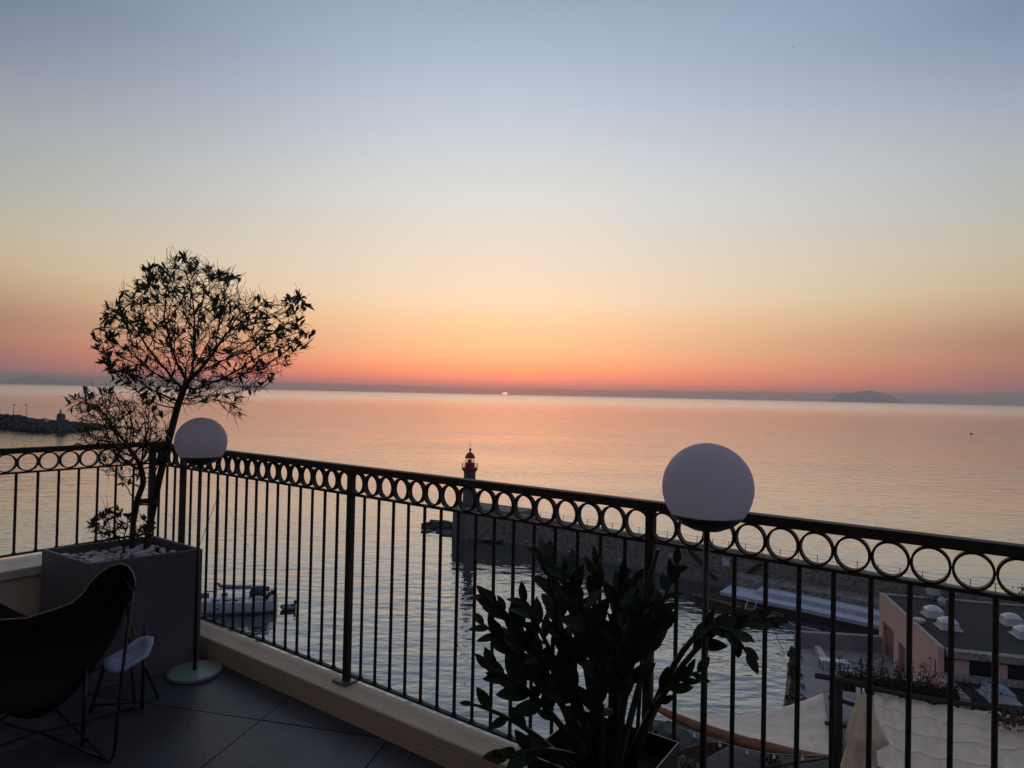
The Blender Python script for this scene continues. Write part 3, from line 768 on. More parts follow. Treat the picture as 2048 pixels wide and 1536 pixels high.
# pergola
mast_p = g(1674, 1480, 6.0)
mx, my = mast_p.x, mast_p.y
pg = thing('pergola', (mx, my, TZ), 'rough log pergola carrying the long cream canvas roof', 'pergola')
mb = MB(); topz = aty(1676, 1352, my).z
mb.tube([(mx, my, TZ-.5), (mx+.04, my, 6), (mx, my, topz)], [.32, .28, .26], 8); mb.build('post', M['wood'], pg)
beam = [(1742, 1376), (1800, 1388), (1870, 1400), (1950, 1410), (2040, 1424), (2140, 1438)]
bpts = [g(px, py, 7.5+.05*i) for i, (px, py) in enumerate(beam)]
mb = MB(); mb.tube([g(1690, 1362, 7.5)]+bpts, [.17, .17, .16, .17, .15, .16, .15], 8); mb.build('beam', M['wood'], pg)
for p0, p1, r in (((1630, 1351), (1738, 1371), .17), ((1657, 1396), (1716, 1412), .13), ((1650, 1446), (1704, 1456), .13)):
    d0 = my-.4; a = aty(*p0, my+.3); b = aty(*p1, my-.5)
    mb = MB(); mb.tube([a, a.lerp(b, .5)+Vector((0, 0, .03)), b], [r, r*.92, r], 8); mb.build('log', M['wood'], pg)
# canvas roof of the pergola
t = thing('canvas_roof', (bpts[0].x, bpts[0].y, TZ), 'cream canvas pergola roof with stitched seams tied to the log beam', 'awning')
top_px = [(1748, 1380), (1772, 1380), (1810, 1395), (1870, 1406), (1945, 1417), (2030, 1428), (2130, 1442)]
bot_px = [(1748, 1534), (1772, 1536), (1830, 1548), (1890, 1560), (1965, 1572), (2060, 1590), (2180, 1610)]
tops = [g(px, py, 7.35) for px, py in top_px]; bots = [g(px, py, 5.9) for px, py in bot_px]
rows = []; NV = 17; NU = 36
for i in range(NV):
    v = i/(NV-1); row = []
    for j in range(NU):
        u = j/(NU-1)*(len(tops)-1); q = min(int(u), len(tops)-2); f = u-q
        p = tops[q].lerp(tops[q+1], f).lerp(bots[q].lerp(bots[q+1], f), v)
        sag = -.34*abs(sin(v*pi*4.0))**.7*min(1, v*4)
        scal = -.10*abs(sin(u*pi*1.5))*(1-v)**3
        fold = .06*sin(u*5.1+v*3)*sin(v*pi)+.07*sin(u*6.0-v*7)+.04*sin(u*17+v*9)
        row.append(p+Vector((0, 0, sag+scal+fold)))
    rows.append(row)
mb = MB(); mb.grid(rows); mb.build('canvas', M['fabric'], t, True, solid=.012)
for v in (.27, .52, .77):
    i = round(v*(NV-1)); mb = MB(); mb.tube([p+Vector((0, 0, .016)) for p in rows[i]], .022, 5); mb.build('seam', M['fabric'], t)
for k_ in (8, 17, 26):
    mb = MB(); mb.tube([rows[i][k_]+Vector((0, 0, .014)) for i in range(NV)], .018, 5); mb.build('seam', M['fabric'], t)
for px, py in ((1760, 1378), (1798, 1386), (1840, 1395), (1862, 1399), (1884, 1402), (1928, 1408), (1950, 1411), (1974, 1414)):
    a = g(px, py+8, 7.33); b = g(px+3, py-3, 7.66); mb = MB()
    mb.tube([a, a.lerp(b, .5)+Vector((.04, -.12, .02)), b, b+Vector((.1, .12, -.05))], .02, 5); mb.build('rope_tie', M['seam'], t)
# closed parasol
pp = g(1722, 1383, 7.6)
t = thing('closed_parasol', (pp.x, pp.y, TZ), 'folded ochre cream parasol hanging in front of the canvas roof', 'parasol')
yy = 35.3
outl = [(1384, 1726, 3), (1400, 1727, 10), (1430, 1727, 19), (1462, 1730, 29), (1480, 1734, 35), (1494, 1723, 23), (1536, 1719, 29), (1600, 1714, 32), (1680, 1712, 26)]
mb = MB(); base = None; rowsP = []
for py, cx, hw in outl:
    c = aty(cx, py, yy); w = hw/F_PX*yy; row = []
    for q in range(25):
        a = 2*pi*q/24; rr = w*(1+.22*cos(a*6+py*.01)); row.append(c+Vector((rr*cos(a), rr*.8*sin(a), 0)))
    rowsP.append(row)
mb.grid(rowsP); mb.build('folded_cloth', M['fabric2'], t, True)
c0 = aty(1723, 1380, yy); mb = MB(); mb.tube([(c0.x, c0.y, TZ), (c0.x, c0.y, c0.z+.15)], .04, 6); mb.build('pole', M['wood'], t)
c0 = aty(1712, 1478, yy-.3); mb = MB()
mb.tube([aty(1695, 1474, yy-.35), aty(1712, 1479, yy-.7), aty(1733, 1482, yy-.45)], .03, 5); mb.build('strap', M['fabric2'], t)
t = tag(MB().build('tmp', M['white']), '', ''); bpy.data.objects.remove(t)
mb = MB(); cc = [aty(1712, 1374, my+.9), aty(1728, 1376, my+.9), aty(1733, 1405, my+.9), aty(1712, 1418, my+.9)]
mb.grid([[cc[0], cc[0].lerp(cc[1], .5)+Vector((0, -.15, 0)), cc[1]], [cc[3], cc[3].lerp(cc[2], .5)+Vector((0, -.2, 0)), cc[2]]]); o = mb.build('folded_cover', M['tablew'], None, True, solid=.03)
tag(o, 'white folded cloth hanging behind the log post of the pergola', 'cloth')
# hedge in a long box on the pergola edge
ha, hb = g(1683, 1361, 7.6), g(1925, 1398, 7.6)
hv = (hb-ha); hn = Vector((-hv.y, hv.x, 0)).normalized()
t = thing('hedge_box', ha, 'long brown planter box with a clipped hedge behind the log beam', 'planter')
mb = MB(); 
bx0, bx1 = ha+hn*.5+Vector((0, 0, -.75)), hb+hn*.5+Vector((0, 0, -.75))
mb.prism([tuple(bx0[:2]), tuple(bx1[:2]), tuple((bx1+hn*.9)[:2]), tuple((bx0+hn*.9)[:2])], 6.75, 7.5); mb.build('box', M['brown'], t)
pts = [bx0.lerp(bx1, rs.random())+hn*rs.uniform(-.1, 1.0)+Vector((0, 0, .55+rs.random()**1.5*.5*(.7+.5*sin(i*.01)))) for i in range(3400)]
leaf_cloud(pts, .085, M['hedge'], 'hedge', t, rs)
pts = []
mbs = MB()
for i in range(46):
    b0 = bx0.lerp(bx1, rs.random()**.9)+hn*rs.uniform(.1, .9)+Vector((0, 0, .7)); hgt = rs.uniform(.6, 2.3)*(1.15 if rs.random() < .3 else .8); lean = Vector((rs.gauss(0, .18), rs.gauss(0, .1), 1))
    tip = b0+lean*hgt; mbs.tube([b0, b0.lerp(tip, .5)+Vector((rs.gauss(0, .06), 0, 0)), tip], [.02, .014, .006], 4)
    for j in range(int(hgt*26)):
        pts.append(b0.lerp(tip, rs.random())+Vector((rs.gauss(0, .11), rs.gauss(0, .11), rs.gauss(0, .06))))
tag(mbs.build('sprig_stem', M['bark'], t), kind='stuff')
leaf_cloud(pts, .085, M['redleaf'], 'sprig_foliage', t, rs)
mb = MB()
for i in range(90):
    p = bx0.lerp(bx1, rs.random()*.75)+hn*(.95+rs.uniform(0, .2))+Vector((0, 0, .85)); mb.blob(p, rs.uniform(.05, .11), (1, 1, .7), .25, 0, rs)
tag(mb.build('white_blossom', M['tablew'], t), kind='stuff')
# trailing bush at the right end of the hedge
c0 = g(1950, 1385, 7.3)
t = thing('trailing_bush', (c0.x, c0.y, 7.0), 'straggly red leaved bush at the right end of the hedge box', 'bush')
leaf_cloud([c0+Vector((rs.gauss(0, .75), rs.gauss(0, .5), rs.gauss(0, .33))) for i in range(170)], .1, M['redleaf'], 'foliage', t, rs)
c0 = g(2040, 1440, 7.6)
t = thing('thatch_edge', (c0.x, c0.y, 7.0), 'dark ragged brushwood edge at the right end of the canvas roof', 'brushwood')
leaf_cloud([c0+Vector((rs.uniform(-1.3, 1.6), rs.gauss(0, .3), rs.gauss(0, .22))) for i in range(500)], .12, M['redleaf'], 'brushwood', t, rs)
# string lights
wire = [g(1352, 1452, 7.4), g(1389, 1466, 7.0), g(1440, 1484, 6.8), g(1494, 1499, 6.7), g(1548, 1508, 6.7), g(1605, 1511, 6.8), g(1668, 1508, 7.0)]
t = thing('string_lights', (wire[0].x, wire[0].y, TZ), 'string of unlit round bulbs slung below the shade sail', 'string lights')
mb = MB(); mb.tube(wire, .014, 5); mb.build('cable', M['kerbw'], t)
for p in wire[1:6]:
    mb = MB(); mb.lathe([(.03, .0), (.03, -.08), (.075, -.14), (.085, -.2), (.05, -.26), (.01, -.28)], p, 10); mb.build('bulb', M['bulb'], t, True)
# potted plants and a tank under the sail
for i, (px, py, r, lab) in enumerate(((1372, 1530, .7, 'pale green plant at the foot of the brown parasol'), (1545, 1530, .6, 'small cactus like potted plant under the sail edge'))):
    c0 = g(px, py, TZ+.5); t = thing('potted_plant', (c0.x, c0.y, TZ), lab, 'plant')
    mb = MB(); mb.lathe([(.22, TZ), (.3, TZ+.4)], (c0.x, c0.y, 0), 10); mb.build('pot', M['brown'], t)
    leaf_cloud([c0+Vector((rs.gauss(0, r*.5), rs.gauss(0, r*.5), rs.gauss(.15, r*.4))) for q in range(260)], .1, M['ivy'], 'foliage', t, rs)
a, b = g(1525, 1535, 5.0), g(1660, 1516, 5.4)
t = thing('terrace_rail', (a.x, a.y, TZ), 'dark rail crossing the lower terrace under the string lights', 'railing')
mb = MB(); mb.tube([a, b], .05, 6); mb.build('rail', M['dark'], t)
for f in (0, .5, 1):
    p = a.lerp(b, f); mb = MB(); mb.tube([(p.x, p.y, TZ), p], .04, 6); mb.build('post', M['dark'], t)

# ================================================================== boats
HB = atz(392, 1226, 0); HS = atz(553, 1219, 0)
hd = (HS-HB).normalized(); HB = HS-hd*10.8; hw = Vector((-hd.y, hd.x, 0))
bt = thing('sailboat', (HB+HS)/2, 'white sailing yacht with blue sail cover at anchor below the railing', 'sailboat')
def SB_(x, y, z): return HB+hd*x+hw*y+Vector((0, 0, z))
def beam_at(x): t_ = x/10.8; return 1.75*(sin(pi*min(1, (t_*.62+.02)))**.75)*(1 if t_ < .75 else 1-.25*((t_-.75)/.25))
rows = []
for i in range(17):
    x = 10.8*i/16; bm = beam_at(x); sh = 1.45-.0*x+.18*(1-x/10.8)**2
    x0 = x+.35*(1-x/10.8)*0
    rows.append([SB_(x, -bm, sh), SB_(x+.1*(1-x/10.8), -bm*.92, .55), SB_(x+.25*(1-x/10.8), -bm*.72, .04), SB_(x, 0, -.5), SB_(x+.25*(1-x/10.8), bm*.72, .04), SB_(x+.1*(1-x/10.8), bm*.92, .55), SB_(x, bm, sh)])
mb = MB(); mb.grid(rows); e = len(mb.v); mb.f.append(tuple(range(e-7, e))); mb.build('hull', M['hull'], bt, True)
rows2 = [[r[0]+Vector((0, 0, 0)), (r[0]+r[6])/2+Vector((0, 0, .06)), r[6]] for r in rows]
mb = MB(); mb.grid(rows2); mb.build('deck', M['hull'], bt)
mb = MB(); mb.grid([[SB_(10.8*i/16+.3*(1-i/16), s_*beam_at(10.8*i/16)*.74, .07), SB_(10.8*i/16+.28*(1-i/16), s_*beam_at(10.8*i/16)*.79, .2)] for i in range(17) for s_ in (-1,)]); mb.build('boot_stripe', M['navy'], bt)
cab = [(3.2, .5, 1.3), (3.7, .95, 1.72), (6.5, 1.1, 1.85), (7.2, 1.05, 1.85), (7.3, 1.0, 1.3)]
rows = [[SB_(x, -w, 1.25), SB_(x, -w*.85, z), SB_(x, w*.85, z), SB_(x, w, 1.25)] for x, w, z in cab]
mb = MB(); mb.grid(rows); mb.f.append(tuple(range(16, 20))); mb.build('cabin', M['hull'], bt)
for x, l in ((4.3, .7), (5.4, .7), (6.4, .6)):
    for s_ in (-1, 1):
        mb = MB(); mb.box(SB_(x, s_*1.0, 1.56), (l, .08, .16), atan2(hd.y, hd.x)); mb.build('window', M['dark'], bt)
for x in (1.6, 4.6, 8.4):
    mb = MB(); mb.box(SB_(x, -beam_at(x)*.93-.02, .78), (.42, .06, .12), atan2(hd.y, hd.x)); mb.build('porthole', M['dark'], bt)
mh = 14.2
mb = MB(); mb.tube([SB_(4.1, 0, 1.6), SB_(4.1, 0, mh)], [.085, .055], 8); mb.build('mast', M['spar'], bt)
mb = MB(); mb.tube([SB_(4.12, .0, 2.65), SB_(8.3, 0, 2.55)], .07, 8); mb.build('boom', M['spar'], bt)
mb = MB(); mb.tube([SB_(4.2, 0, 3.4), SB_(4.5, 0, 3.0), SB_(5.2, 0, 2.9), SB_(8.0, 0, 2.78)], [.1, .2, .22, .14], 8); mb.build('sail_cover', M['sail'], bt, True)
mb = MB(); mb.tube([SB_(.15, 0, 1.5), SB_(4.1, 0, mh-.4)], .035, 5); mb.build('furled_jib', M['spar'], bt)
mb = MB(); mb.tube([SB_(10.6, 0, 1.4), SB_(4.1, 0, mh-.2)], .012, 4); mb.tube([SB_(4.3, -1.6, 1.3), SB_(4.1, -.7, 7.5), SB_(4.1, 0, mh-.8)], .012, 4); mb.tube([SB_(4.3, 1.6, 1.3), SB_(4.1, .7, 7.5), SB_(4.1, 0, mh-.8)], .012, 4); mb.build('rigging', M['spar'], bt)
mb = MB(); mb.tube([SB_(4.1, -.75, 7.5), SB_(4.1, .75, 7.5)], .03, 5); mb.build('spreader', M['spar'], bt)
rows = [[SB_(x, y, z) for y, z in ((-1.1, 2.0-h), (-.9, 2.6-h*.6), (0, 2.8-h*.6), (.9, 2.6-h*.6), (1.1, 2.0-h))] for x, h in ((7.9, .35), (8.3, 0), (9.3, -.02), (9.8, .25))]
mb = MB(); mb.grid(rows); mb.build('bimini', M['navy'], bt, True, solid=.03)
mb = MB(); mb.tube([SB_(7.0, -1.0, 1.9), SB_(8.6, -1.15, 1.75), SB_(8.6, 1.15, 1.75), SB_(7.0, 1.0, 1.9)], .05, 5); mb.build('coaming', M['hull'], bt)
mb = MB()
for x in (9.2, 9.9, 10.6):
    for s_ in (-1, 1): mb.tube([SB_(x, s_*1.25, 1.25), SB_(x, s_*1.3, 2.05)], .03, 5)
mb.tube([SB_(9.2, -1.3, 2.05), SB_(10.6, -1.3, 2.05), SB_(10.7, 0, 2.05), SB_(10.6, 1.3, 2.05), SB_(9.2, 1.3, 2.05)], .03, 5)
mb.box(SB_(10.3, .5, 1.9), (.5, .4, .5)); mb.box(SB_(9.7, -.8, 1.75), (.6, .3, .45)); mb.box(SB_(10.1, -1.2, 2.2), (.3, .3, .5)); mb.build('stern_rail', M['dark'], bt)
mb = MB(); mb.box(SB_(3.0, -.4, 2.05), (.9, .05, .6), atan2(hd.y, hd.x)); mb.tube([SB_(2.6, -.4, 1.4), SB_(2.6, -.4, 2.4)], .03, 5); mb.build('drying_cloth', M['violet'], bt)
mb = MB(); mb.box(SB_(5.0, 0, 2.0), (.5, .5, .3)); mb.box(SB_(3.6, .3, 2.3), (1.2, .05, .12)); mb.build('deck_gear', M['dark'], bt)
mb = MB()
pr = [SB_(x, -beam_at(x)*.97, 2.0) for x in (.5, 2, 4, 6, 8, 9.2)]; mb.tube(pr, .015, 4)
for x in (.5, 2, 4, 6, 8, 9.2): mb.tube([SB_(x, -beam_at(x)*.97, 1.3), SB_(x, -beam_at(x)*.97, 2.0)], .02, 4)
mb.build('guard_rail', M['spar'], bt)
# dinghy
dp = atz(577, 1218, 0)
t = thing('dinghy', dp, 'small grey inflatable dinghy with outboard behind the yacht', 'dinghy')
def D_(x, y, z): return dp+hd*x*.72+hw*y+Vector((0, 0, z))
mb = MB(); mb.tube([D_(1.05, -.5, .25), D_(-.4, -.52, .25), D_(-.95, -.28, .32), D_(-1.1, 0, .36), D_(-.95, .28, .32), D_(-.4, .52, .25), D_(1.05, .5, .25)], .2, 8); mb.build('tube', M['grey'], t, True)
mb = MB(); mb.box(D_(0, 0, .1), (1.3, .8, .1), atan2(hd.y, hd.x)); mb.build('floor', M['dark'], t)
mb = MB(); mb.box(D_(.9, 0, .35), (.08, .8, .45), atan2(hd.y, hd.x)); mb.build('transom', M['dark'], t)
mb = MB(); mb.box(D_(1.05, 0, .8), (.3, .24, .4)); mb.tube([D_(1.05, 0, .7), D_(1.1, 0, -.2)], .06, 6); mb.build('outboard', M['dark'], t)
mb = MB(); mb.box(D_(.1, 0, .42), (.25, .9, .05), atan2(hd.y, hd.x)); mb.build('thwart', M['grey'], t)
# far motor boat, a speck on the sea
fb = atz(1943, 868, 0)
t = thing('motor_boat', fb, 'tiny dark motor boat far out on the open sea', 'boat')
mb = MB(); mb.prism([(fb.x-1.2, fb.y-.6), (fb.x+.9, fb.y-.6), (fb.x+1.6, fb.y), (fb.x+.9, fb.y+.6), (fb.x-1.2, fb.y+.6)], -.1, .45); mb.build('hull', M['dark'], t)
mb = MB(); mb.box((fb.x-.3, fb.y, .655), (.8, .7, .4)); mb.build('cabin', M['dark'], t)
# a gull far up
gp = CAM+ray(1587, 93)*60
t = None
GS = .4
gv = [(0, 0, 0), (-.55, .1, .18), (-.1, .12, -.02), (.55, -.1, .2), (.1, -.12, -.02), (0, -.3, 0), (0, .3, .02), (0, 0, -.1)]
mb = MB(); mb.add([gp+Vector(q)*GS for q in gv], [(0, 1, 2), (0, 4, 3), (5, 0, 7), (0, 6, 7), (0, 2, 6), (0, 5, 4)])
tag(mb.build('gull', M['dark']), 'single gull, a dark speck high in the right of the sky', 'bird')

# ================================================================== terrace
# ---- floor and its tiles
mb = MB(); mb.prism([tuple(W(a, b, 0)[:2]) for a, b in ((-.03, -.03), (6.2, -.03), (6.2, 5), (-.03, 5))], FLOOR-.35, FLOOR-.02)
fl = mb.build('terrace_floor', M['grout']); tag(fl, kind='structure')
X0 = atz(521, 1440, FLOOR)        # where four tiles meet
ta = (atz(551, 1411, FLOOR)-atz(395, 1536, FLOOR)).normalized(); tb = Vector((ta.y, -ta.x, 0)); T = .6
tm = MB(); tm.box((0, 0, -.012), (T-.006, T-.006, .024)); tmesh = tm.mesh('floor_tile', M['tile'])
rz = atan2(ta.y, ta.x)
def clip(P, f):
    out_ = []
    for i in range(len(P)):
        p, q = P[i], P[(i+1) % len(P)]; fp, fq = f(p), f(q)
        if fp >= 0: out_.append(p)
        if (fp >= 0) != (fq >= 0): out_.append(p.lerp(q, fp/(fp-fq)))
    return out_
for i in range(-6, 5):
    for j in range(-5, 7):
        c = X0+ta*(i+.5)*T+tb*(j+.5)*T
        h_ = (T-.006)/2
        P = [c+ta*sx*h_+tb*sy*h_ for sx, sy in ((-1, -1), (1, -1), (1, 1), (-1, 1))]
        Q = clip(clip(clip(clip(P, lambda p: (p-CORNER).dot(AD)-.10), lambda p: (p-CORNER).dot(BD)-.04), lambda p: 5.6-(p-CORNER).dot(AD)), lambda p: 3.2-(p-CORNER).dot(BD))
        if len(Q) < 3: continue
        if len(Q) == 4 and all((p-q).length < 1e-6 for p, q in zip(P, Q)):
            o = obj('floor_tile', tmesh, fl, Vector((c.x, c.y, FLOOR+random.uniform(-.0008, .0008))))
            o.rotation_euler = (random.uniform(-.001, .001), random.uniform(-.001, .001), rz)
        else:
            mb = MB(); mb.prism([tuple(p[:2]) for p in Q], FLOOR-.024, FLOOR+random.uniform(-.0008, .0008)); mb.build('floor_tile', M['tile'], fl)
# ---- the house the terrace belongs to: its front stands behind the camera
hs = obj('house_front', None, None, W(4, 3.1, FLOOR)); tag(hs, kind='structure')
mb = MB()
def hbox(a0, a1, z0, z1): 
    mb.hexa([W(a0, 3.1, z0), W(a1, 3.1, z0), W(a1, 3.5, z0), W(a0, 3.5, z0), W(a0, 3.1, z1), W(a1, 3.1, z1), W(a1, 3.5, z1), W(a0, 3.5, z1)])
hbox(-.2, 2.6, FLOOR-3, FLOOR+7); hbox(2.6, 4.6, FLOOR+2.3, FLOOR+7); hbox(4.6, 9, FLOOR-3, FLOOR+7)
mb.build('wall', M['render_tan'], hs)
mb = MB(); mb.hexa([W(2.6, 3.3, FLOOR-.3), W(4.6, 3.3, FLOOR-.3), W(4.6, 3.34, FLOOR-.3), W(2.6, 3.34, FLOOR-.3), W(2.6, 3.3, FLOOR+2.3), W(4.6, 3.3, FLOOR+2.3), W(4.6, 3.34, FLOOR+2.3), W(2.6, 3.34, FLOOR+2.3)]); mb.build('door', M['dark'], hs)
# ---- parapets
def abox(mb, a0, a1, b0, b1, z0, z1): mb.hexa([W(a0, b0, z0), W(a1, b0, z0), W(a1, b1, z0), W(a0, b1, z0), W(a0, b0, z1), W(a1, b0, z1), W(a1, b1, z1), W(a0, b1, z1)])
cb = thing('low_parapet', W(.3, 0, FLOOR-.3), 'low tan rendered kerb wall carrying the long railing', 'wall')
mb = MB(); abox(mb, .245, 6.2, -.03, .105, FLOOR-.6, CURB); mb.build('kerb_body', M['render_tan'], cb, bevel=.008)
lp = thing('left_parapet', W(0, .5, FLOOR-.3), 'higher brown rendered parapet with pale coping at the left', 'wall')
mb = MB(); abox(mb, -.03, .225, -.03, 5.0, FLOOR-.6, LEFT_TOP-.05); mb.build('parapet_body', M['render_tan'], lp)
mb = MB(); abox(mb, -.035, .24, -.035, 5.0, LEFT_TOP-.048, LEFT_TOP); mb.build('coping', M['coping'], lp, bevel=.006)
# ---- railings
RP = .0924
ZT, ZL, ZB = EYE-.347, EYE-.476, EYE-1.303
def make_railing(name, label, origin, rotz, kind):
    return thing(name, origin, label, 'railing', None, rotz)
def ring_mesh(ro):
    mb = MB(); n = 28; w = .0125; ri = ro-.0058
    for k in range(n):
        a = 2*pi*k/n; c, s_ = cos(a), sin(a)
        mb.v += [Vector((ro*c, -w, ro*s_)), Vector((ro*c, w, ro*s_)), Vector((ri*c, w, ri*s_)), Vector((ri*c, -w, ri*s_))]
    for k in range(n):
        i, j = 4*k, 4*((k+1) % n)
        for q in range(4): mb.f.append((i+q, j+q, j+(q+1) % 4, i+(q+1) % 4))
    return mb.mesh('ring', M['iron'])
def bar_mesh(h, r=.0072):
    mb = MB(); mb.tube([(0, 0, 0), (0, 0, h)], r, 8); 
    mb.lathe([(r*1.5, 0), (r*1.5, .006)], (0, 0, 0), 8); return mb.mesh('baluster', M['iron'], False)
ring_r = (ZT-.030-ZL-.0)/2
def rail_box(name, root, x0, x1, dy, z0, z1):
    mb = MB(); mb.hexa([(x0, -dy, z0), (x1, -dy, z0), (x1, dy, z0), (x0, dy, z0), (x0, -dy, z1), (x1, -dy, z1), (x1, dy, z1), (x0, dy, z1)])
    return mb.build(name, M['iron'], root, keep=True, bevel=.002)
# long railing: local x runs along AD
rr = make_railing('railing', 'long dark iron railing with a row of rings above the kerb wall', W(0, 0, CURB), ROT, 0)
z0 = CURB
L = 55*RP
rail_box('top_rail', rr, -.03, L, .020, ZT-.030-z0, ZT-z0)
rail_box('ring_rail', rr, .018, L, .011, ZL-.010-z0, ZL-z0)
rail_box('bottom_rail', rr, .255, L, .011, ZB-.010-z0, ZB-z0)
rm = ring_mesh(RP/2)
rm_s = (ZT-.030-ZL)/RP
hb_ = ZL-.010-ZB
bm_ = bar_mesh(hb_); bms = bar_mesh(ZL-.010-LEFT_TOP)
for k_ in range(-3, 51):
    a = (k_+4)*RP
    if k_ % 16 != 0:
        short = a < .25
        o = obj('baluster', bms if short else bm_, rr, Vector((a, 0, (LEFT_TOP if short else ZB)-z0))); o.rotation_euler = (random.uniform(-.0012, .0012), random.uniform(-.0012, .0012), random.random())
for k_ in range(-4, 50):
    a = (k_+4.5)*RP
    o = obj('ring', rm, rr, Vector((a, 0, (ZT-.030+ZL)/2-z0))); o.scale = (1, 1, rm_s)
for k_ in (0, 16, 32, 48):
    a = (k_+4)*RP
    mb = MB(); mb.hexa([(a-.0145, -.0145, .012), (a+.0145, -.0145, .012), (a+.0145, .0145, .012), (a-.0145, .0145, .012), (a-.0145, -.0145, ZT-.0305-z0), (a+.0145, -.0145, ZT-.0305-z0), (a+.0145, .0145, ZT-.0305-z0), (a-.0145, .0145, ZT-.0305-z0)])
    po = mb.build('post', M['iron'], rr, keep=True, bevel=.0015)
    mb = MB(); mb.box((a, 0, .0065), (.09, .09, .011)); pl = mb.build('base_plate', M['plate'], po, keep=True)
# left railing: local x runs along BD
rl = make_railing('railing', 'shorter dark iron railing with rings on the left parapet', W(0, 0, LEFT_TOP), atan2(BD.y, BD.x), 0)
z0 = LEFT_TOP; PL = .1004; b0 = .713-7*PL
rail_box('top_rail', rl, .03, 2.4, .020, ZT-.030-z0, ZT-z0)
rail_box('ring_rail', rl, .018, 2.4, .011, ZL-.010-z0, ZL-z0)
rail_box('bottom_rail', rl, .018, 2.4, .011, .020, .030)
bl = bar_mesh(ZL-.010-z0-.030)
rml = ring_mesh(PL/2)
for i in range(1, 24):
    o = obj('baluster', bl, rl, Vector((b0+i*PL, 0, .030)))
for i in range(0, 23):
    o = obj('ring', rml, rl, Vector((b0+(i+.5)*PL, 0, (ZT-.030+ZL)/2-z0))); o.scale = (1, 1, (ZT-.030-ZL)/PL)
mb = MB(); mb.box((0, 0, (ZT-.031-z0)/2), (.032, .032, ZT-.031-z0)); mb.build('corner_post', M['iron'], rl, keep=True, bevel=.002)

# ---- planter with pebbles
PH = .60; PZT = FLOOR+PH
cor = [(.895, .165), (.770, .660), (.292, .686), (.392, .170)]
pw = [W(a, b, 0) for a, b in cor]; pc = sum(pw, Vector((0, 0, 0)))/4
pt = thing('planter_box', (pc.x, pc.y, FLOOR), 'large square grey planter holding the shrubs in the terrace corner', 'planter')
inn = [p.lerp(pc, .07) for p in pw]; mb = MB()
V = [Vector((p.x, p.y, FLOOR)) for p in pw]+[Vector((p.x, p.y, PZT)) for p in pw]+[Vector((p.x, p.y, PZT)) for p in inn]+[Vector((p.x, p.y, PZT-.12)) for p in inn]
Fc = [(0, 1, 2, 3)]
for i in range(4):
    j = (i+1) % 4; Fc += [(i, j, 4+j, 4+i), (4+i, 4+j, 8+j, 8+i), (8+i, 8+j, 12+j, 12+i)]
mb.add(V, Fc); mb.build('box', M['planter'], pt, bevel=.004)
mb = MB(); mb.add([Vector((p.x, p.y, PZT-.055)) for p in [q.lerp(pc, .005) for q in inn]], [(0, 1, 2, 3)]); mb.build('soil', M['soil'], pt)
rs = random.Random(21)
pebs = []
for v_ in range(6):
    mb = MB(); mb.blob((0, 0, 0), 1.0, (1.0, .74, .5), .13, 0, rs); me = mb.mesh('pebble', M['pebble'], True); pebs.append(me)
npb = 0
for ring_ in range(1400):
    u, v = rs.random(), rs.random()
    p = inn[0].lerp(inn[1], u).lerp(inn[3].lerp(inn[2], u), v)
    r = rs.uniform(.015, .031)
    edge = min(u, 1-u, v, 1-v)*.47
    if edge < r*1.05: continue
    key = (round(p.x/.042), round(p.y/.042))
    if key in locals().setdefault('seenp', set()): continue
    seenp.add(key)
    npb += 1
    o = obj('pebble', rs.choice(pebs), pt, Vector((p.x-pc.x, p.y-pc.y, PZT-.052+r*.42-FLOOR)))
    o.scale = (r, r, r*rs.uniform(.8, 1.25)); o.rotation_euler = (rs.uniform(-.3, .3), rs.uniform(-.3, .3), rs.random()*6.28)

# ---- leaves and branching shrubs
def leaf_mesh(name, mt, l, w, fold=.25, curl=.12, n=5, ovate=1.0):
    mb = MB(); rows = []
    for i in range(n+1):
        t_ = i/n; hw_ = w/2*(sin(pi*t_**ovate)**.8) if 0 < i < n else (w*.06 if i == 0 else 0.0005)
        z = -curl*l*t_*t_; rows.append([Vector((t_*l, -hw_, z+hw_*fold)), Vector((t_*l, 0, z)), Vector((t_*l, hw_, z+hw_*fold))])
    mb.grid(rows); return mb
def colonize(root_pts, attract, step, kill, infl, iters, grav=0.0):
    """space colonisation: returns nodes, parents"""
    nodes = [np.array(p) for p in root_pts]; par = [i-1 for i in range(len(nodes))]
    att = np.array(attract); alive = np.ones(len(att), bool)
    for it in range(iters):
        Nn = np.array(nodes); idx = np.where(alive)[0]
        if len(idx) == 0: break
        d = np.linalg.norm(att[idx][:, None, :]-Nn[None], axis=2); near = d.argmin(1); dm = d[np.arange(len(idx)), near]
        ok = dm < infl; grew = False
        acc = {}
        for a_, nn_, o_ in zip(idx, near, ok):
            if not o_: continue
            v = att[a_]-Nn[nn_]; v = v/(np.linalg.norm(v)+1e-9); acc.setdefault(nn_, np.zeros(3)); acc[nn_] += v
        for nn_, v in acc.items():
            v = v/(np.linalg.norm(v)+1e-9)+rng.normal(0, .22, 3); v[2] += grav; v = v/np.linalg.norm(v)
            q = Nn[nn_]+v*step
            nodes.append(q); par.append(int(nn_)); grew = True
        Nn = np.array(nodes)
        d = np.linalg.norm(att[idx][:, None, :]-Nn[None, len(Nn)-len(acc):], axis=2).min(1) if acc else np.full(len(idx), 9.)
        alive[idx[d < kill]] = False
        if not grew: break
    return nodes, par
def in_poly(x, y, P):
    c = False; j = len(P)-1
    for i in range(len(P)):
        if (P[i][1] > y) != (P[j][1] > y) and x < (P[j][0]-P[i][0])*(y-P[i][1])/(P[j][1]-P[i][1]+1e-9)+P[i][0]: c = not c
        j = i
    return c
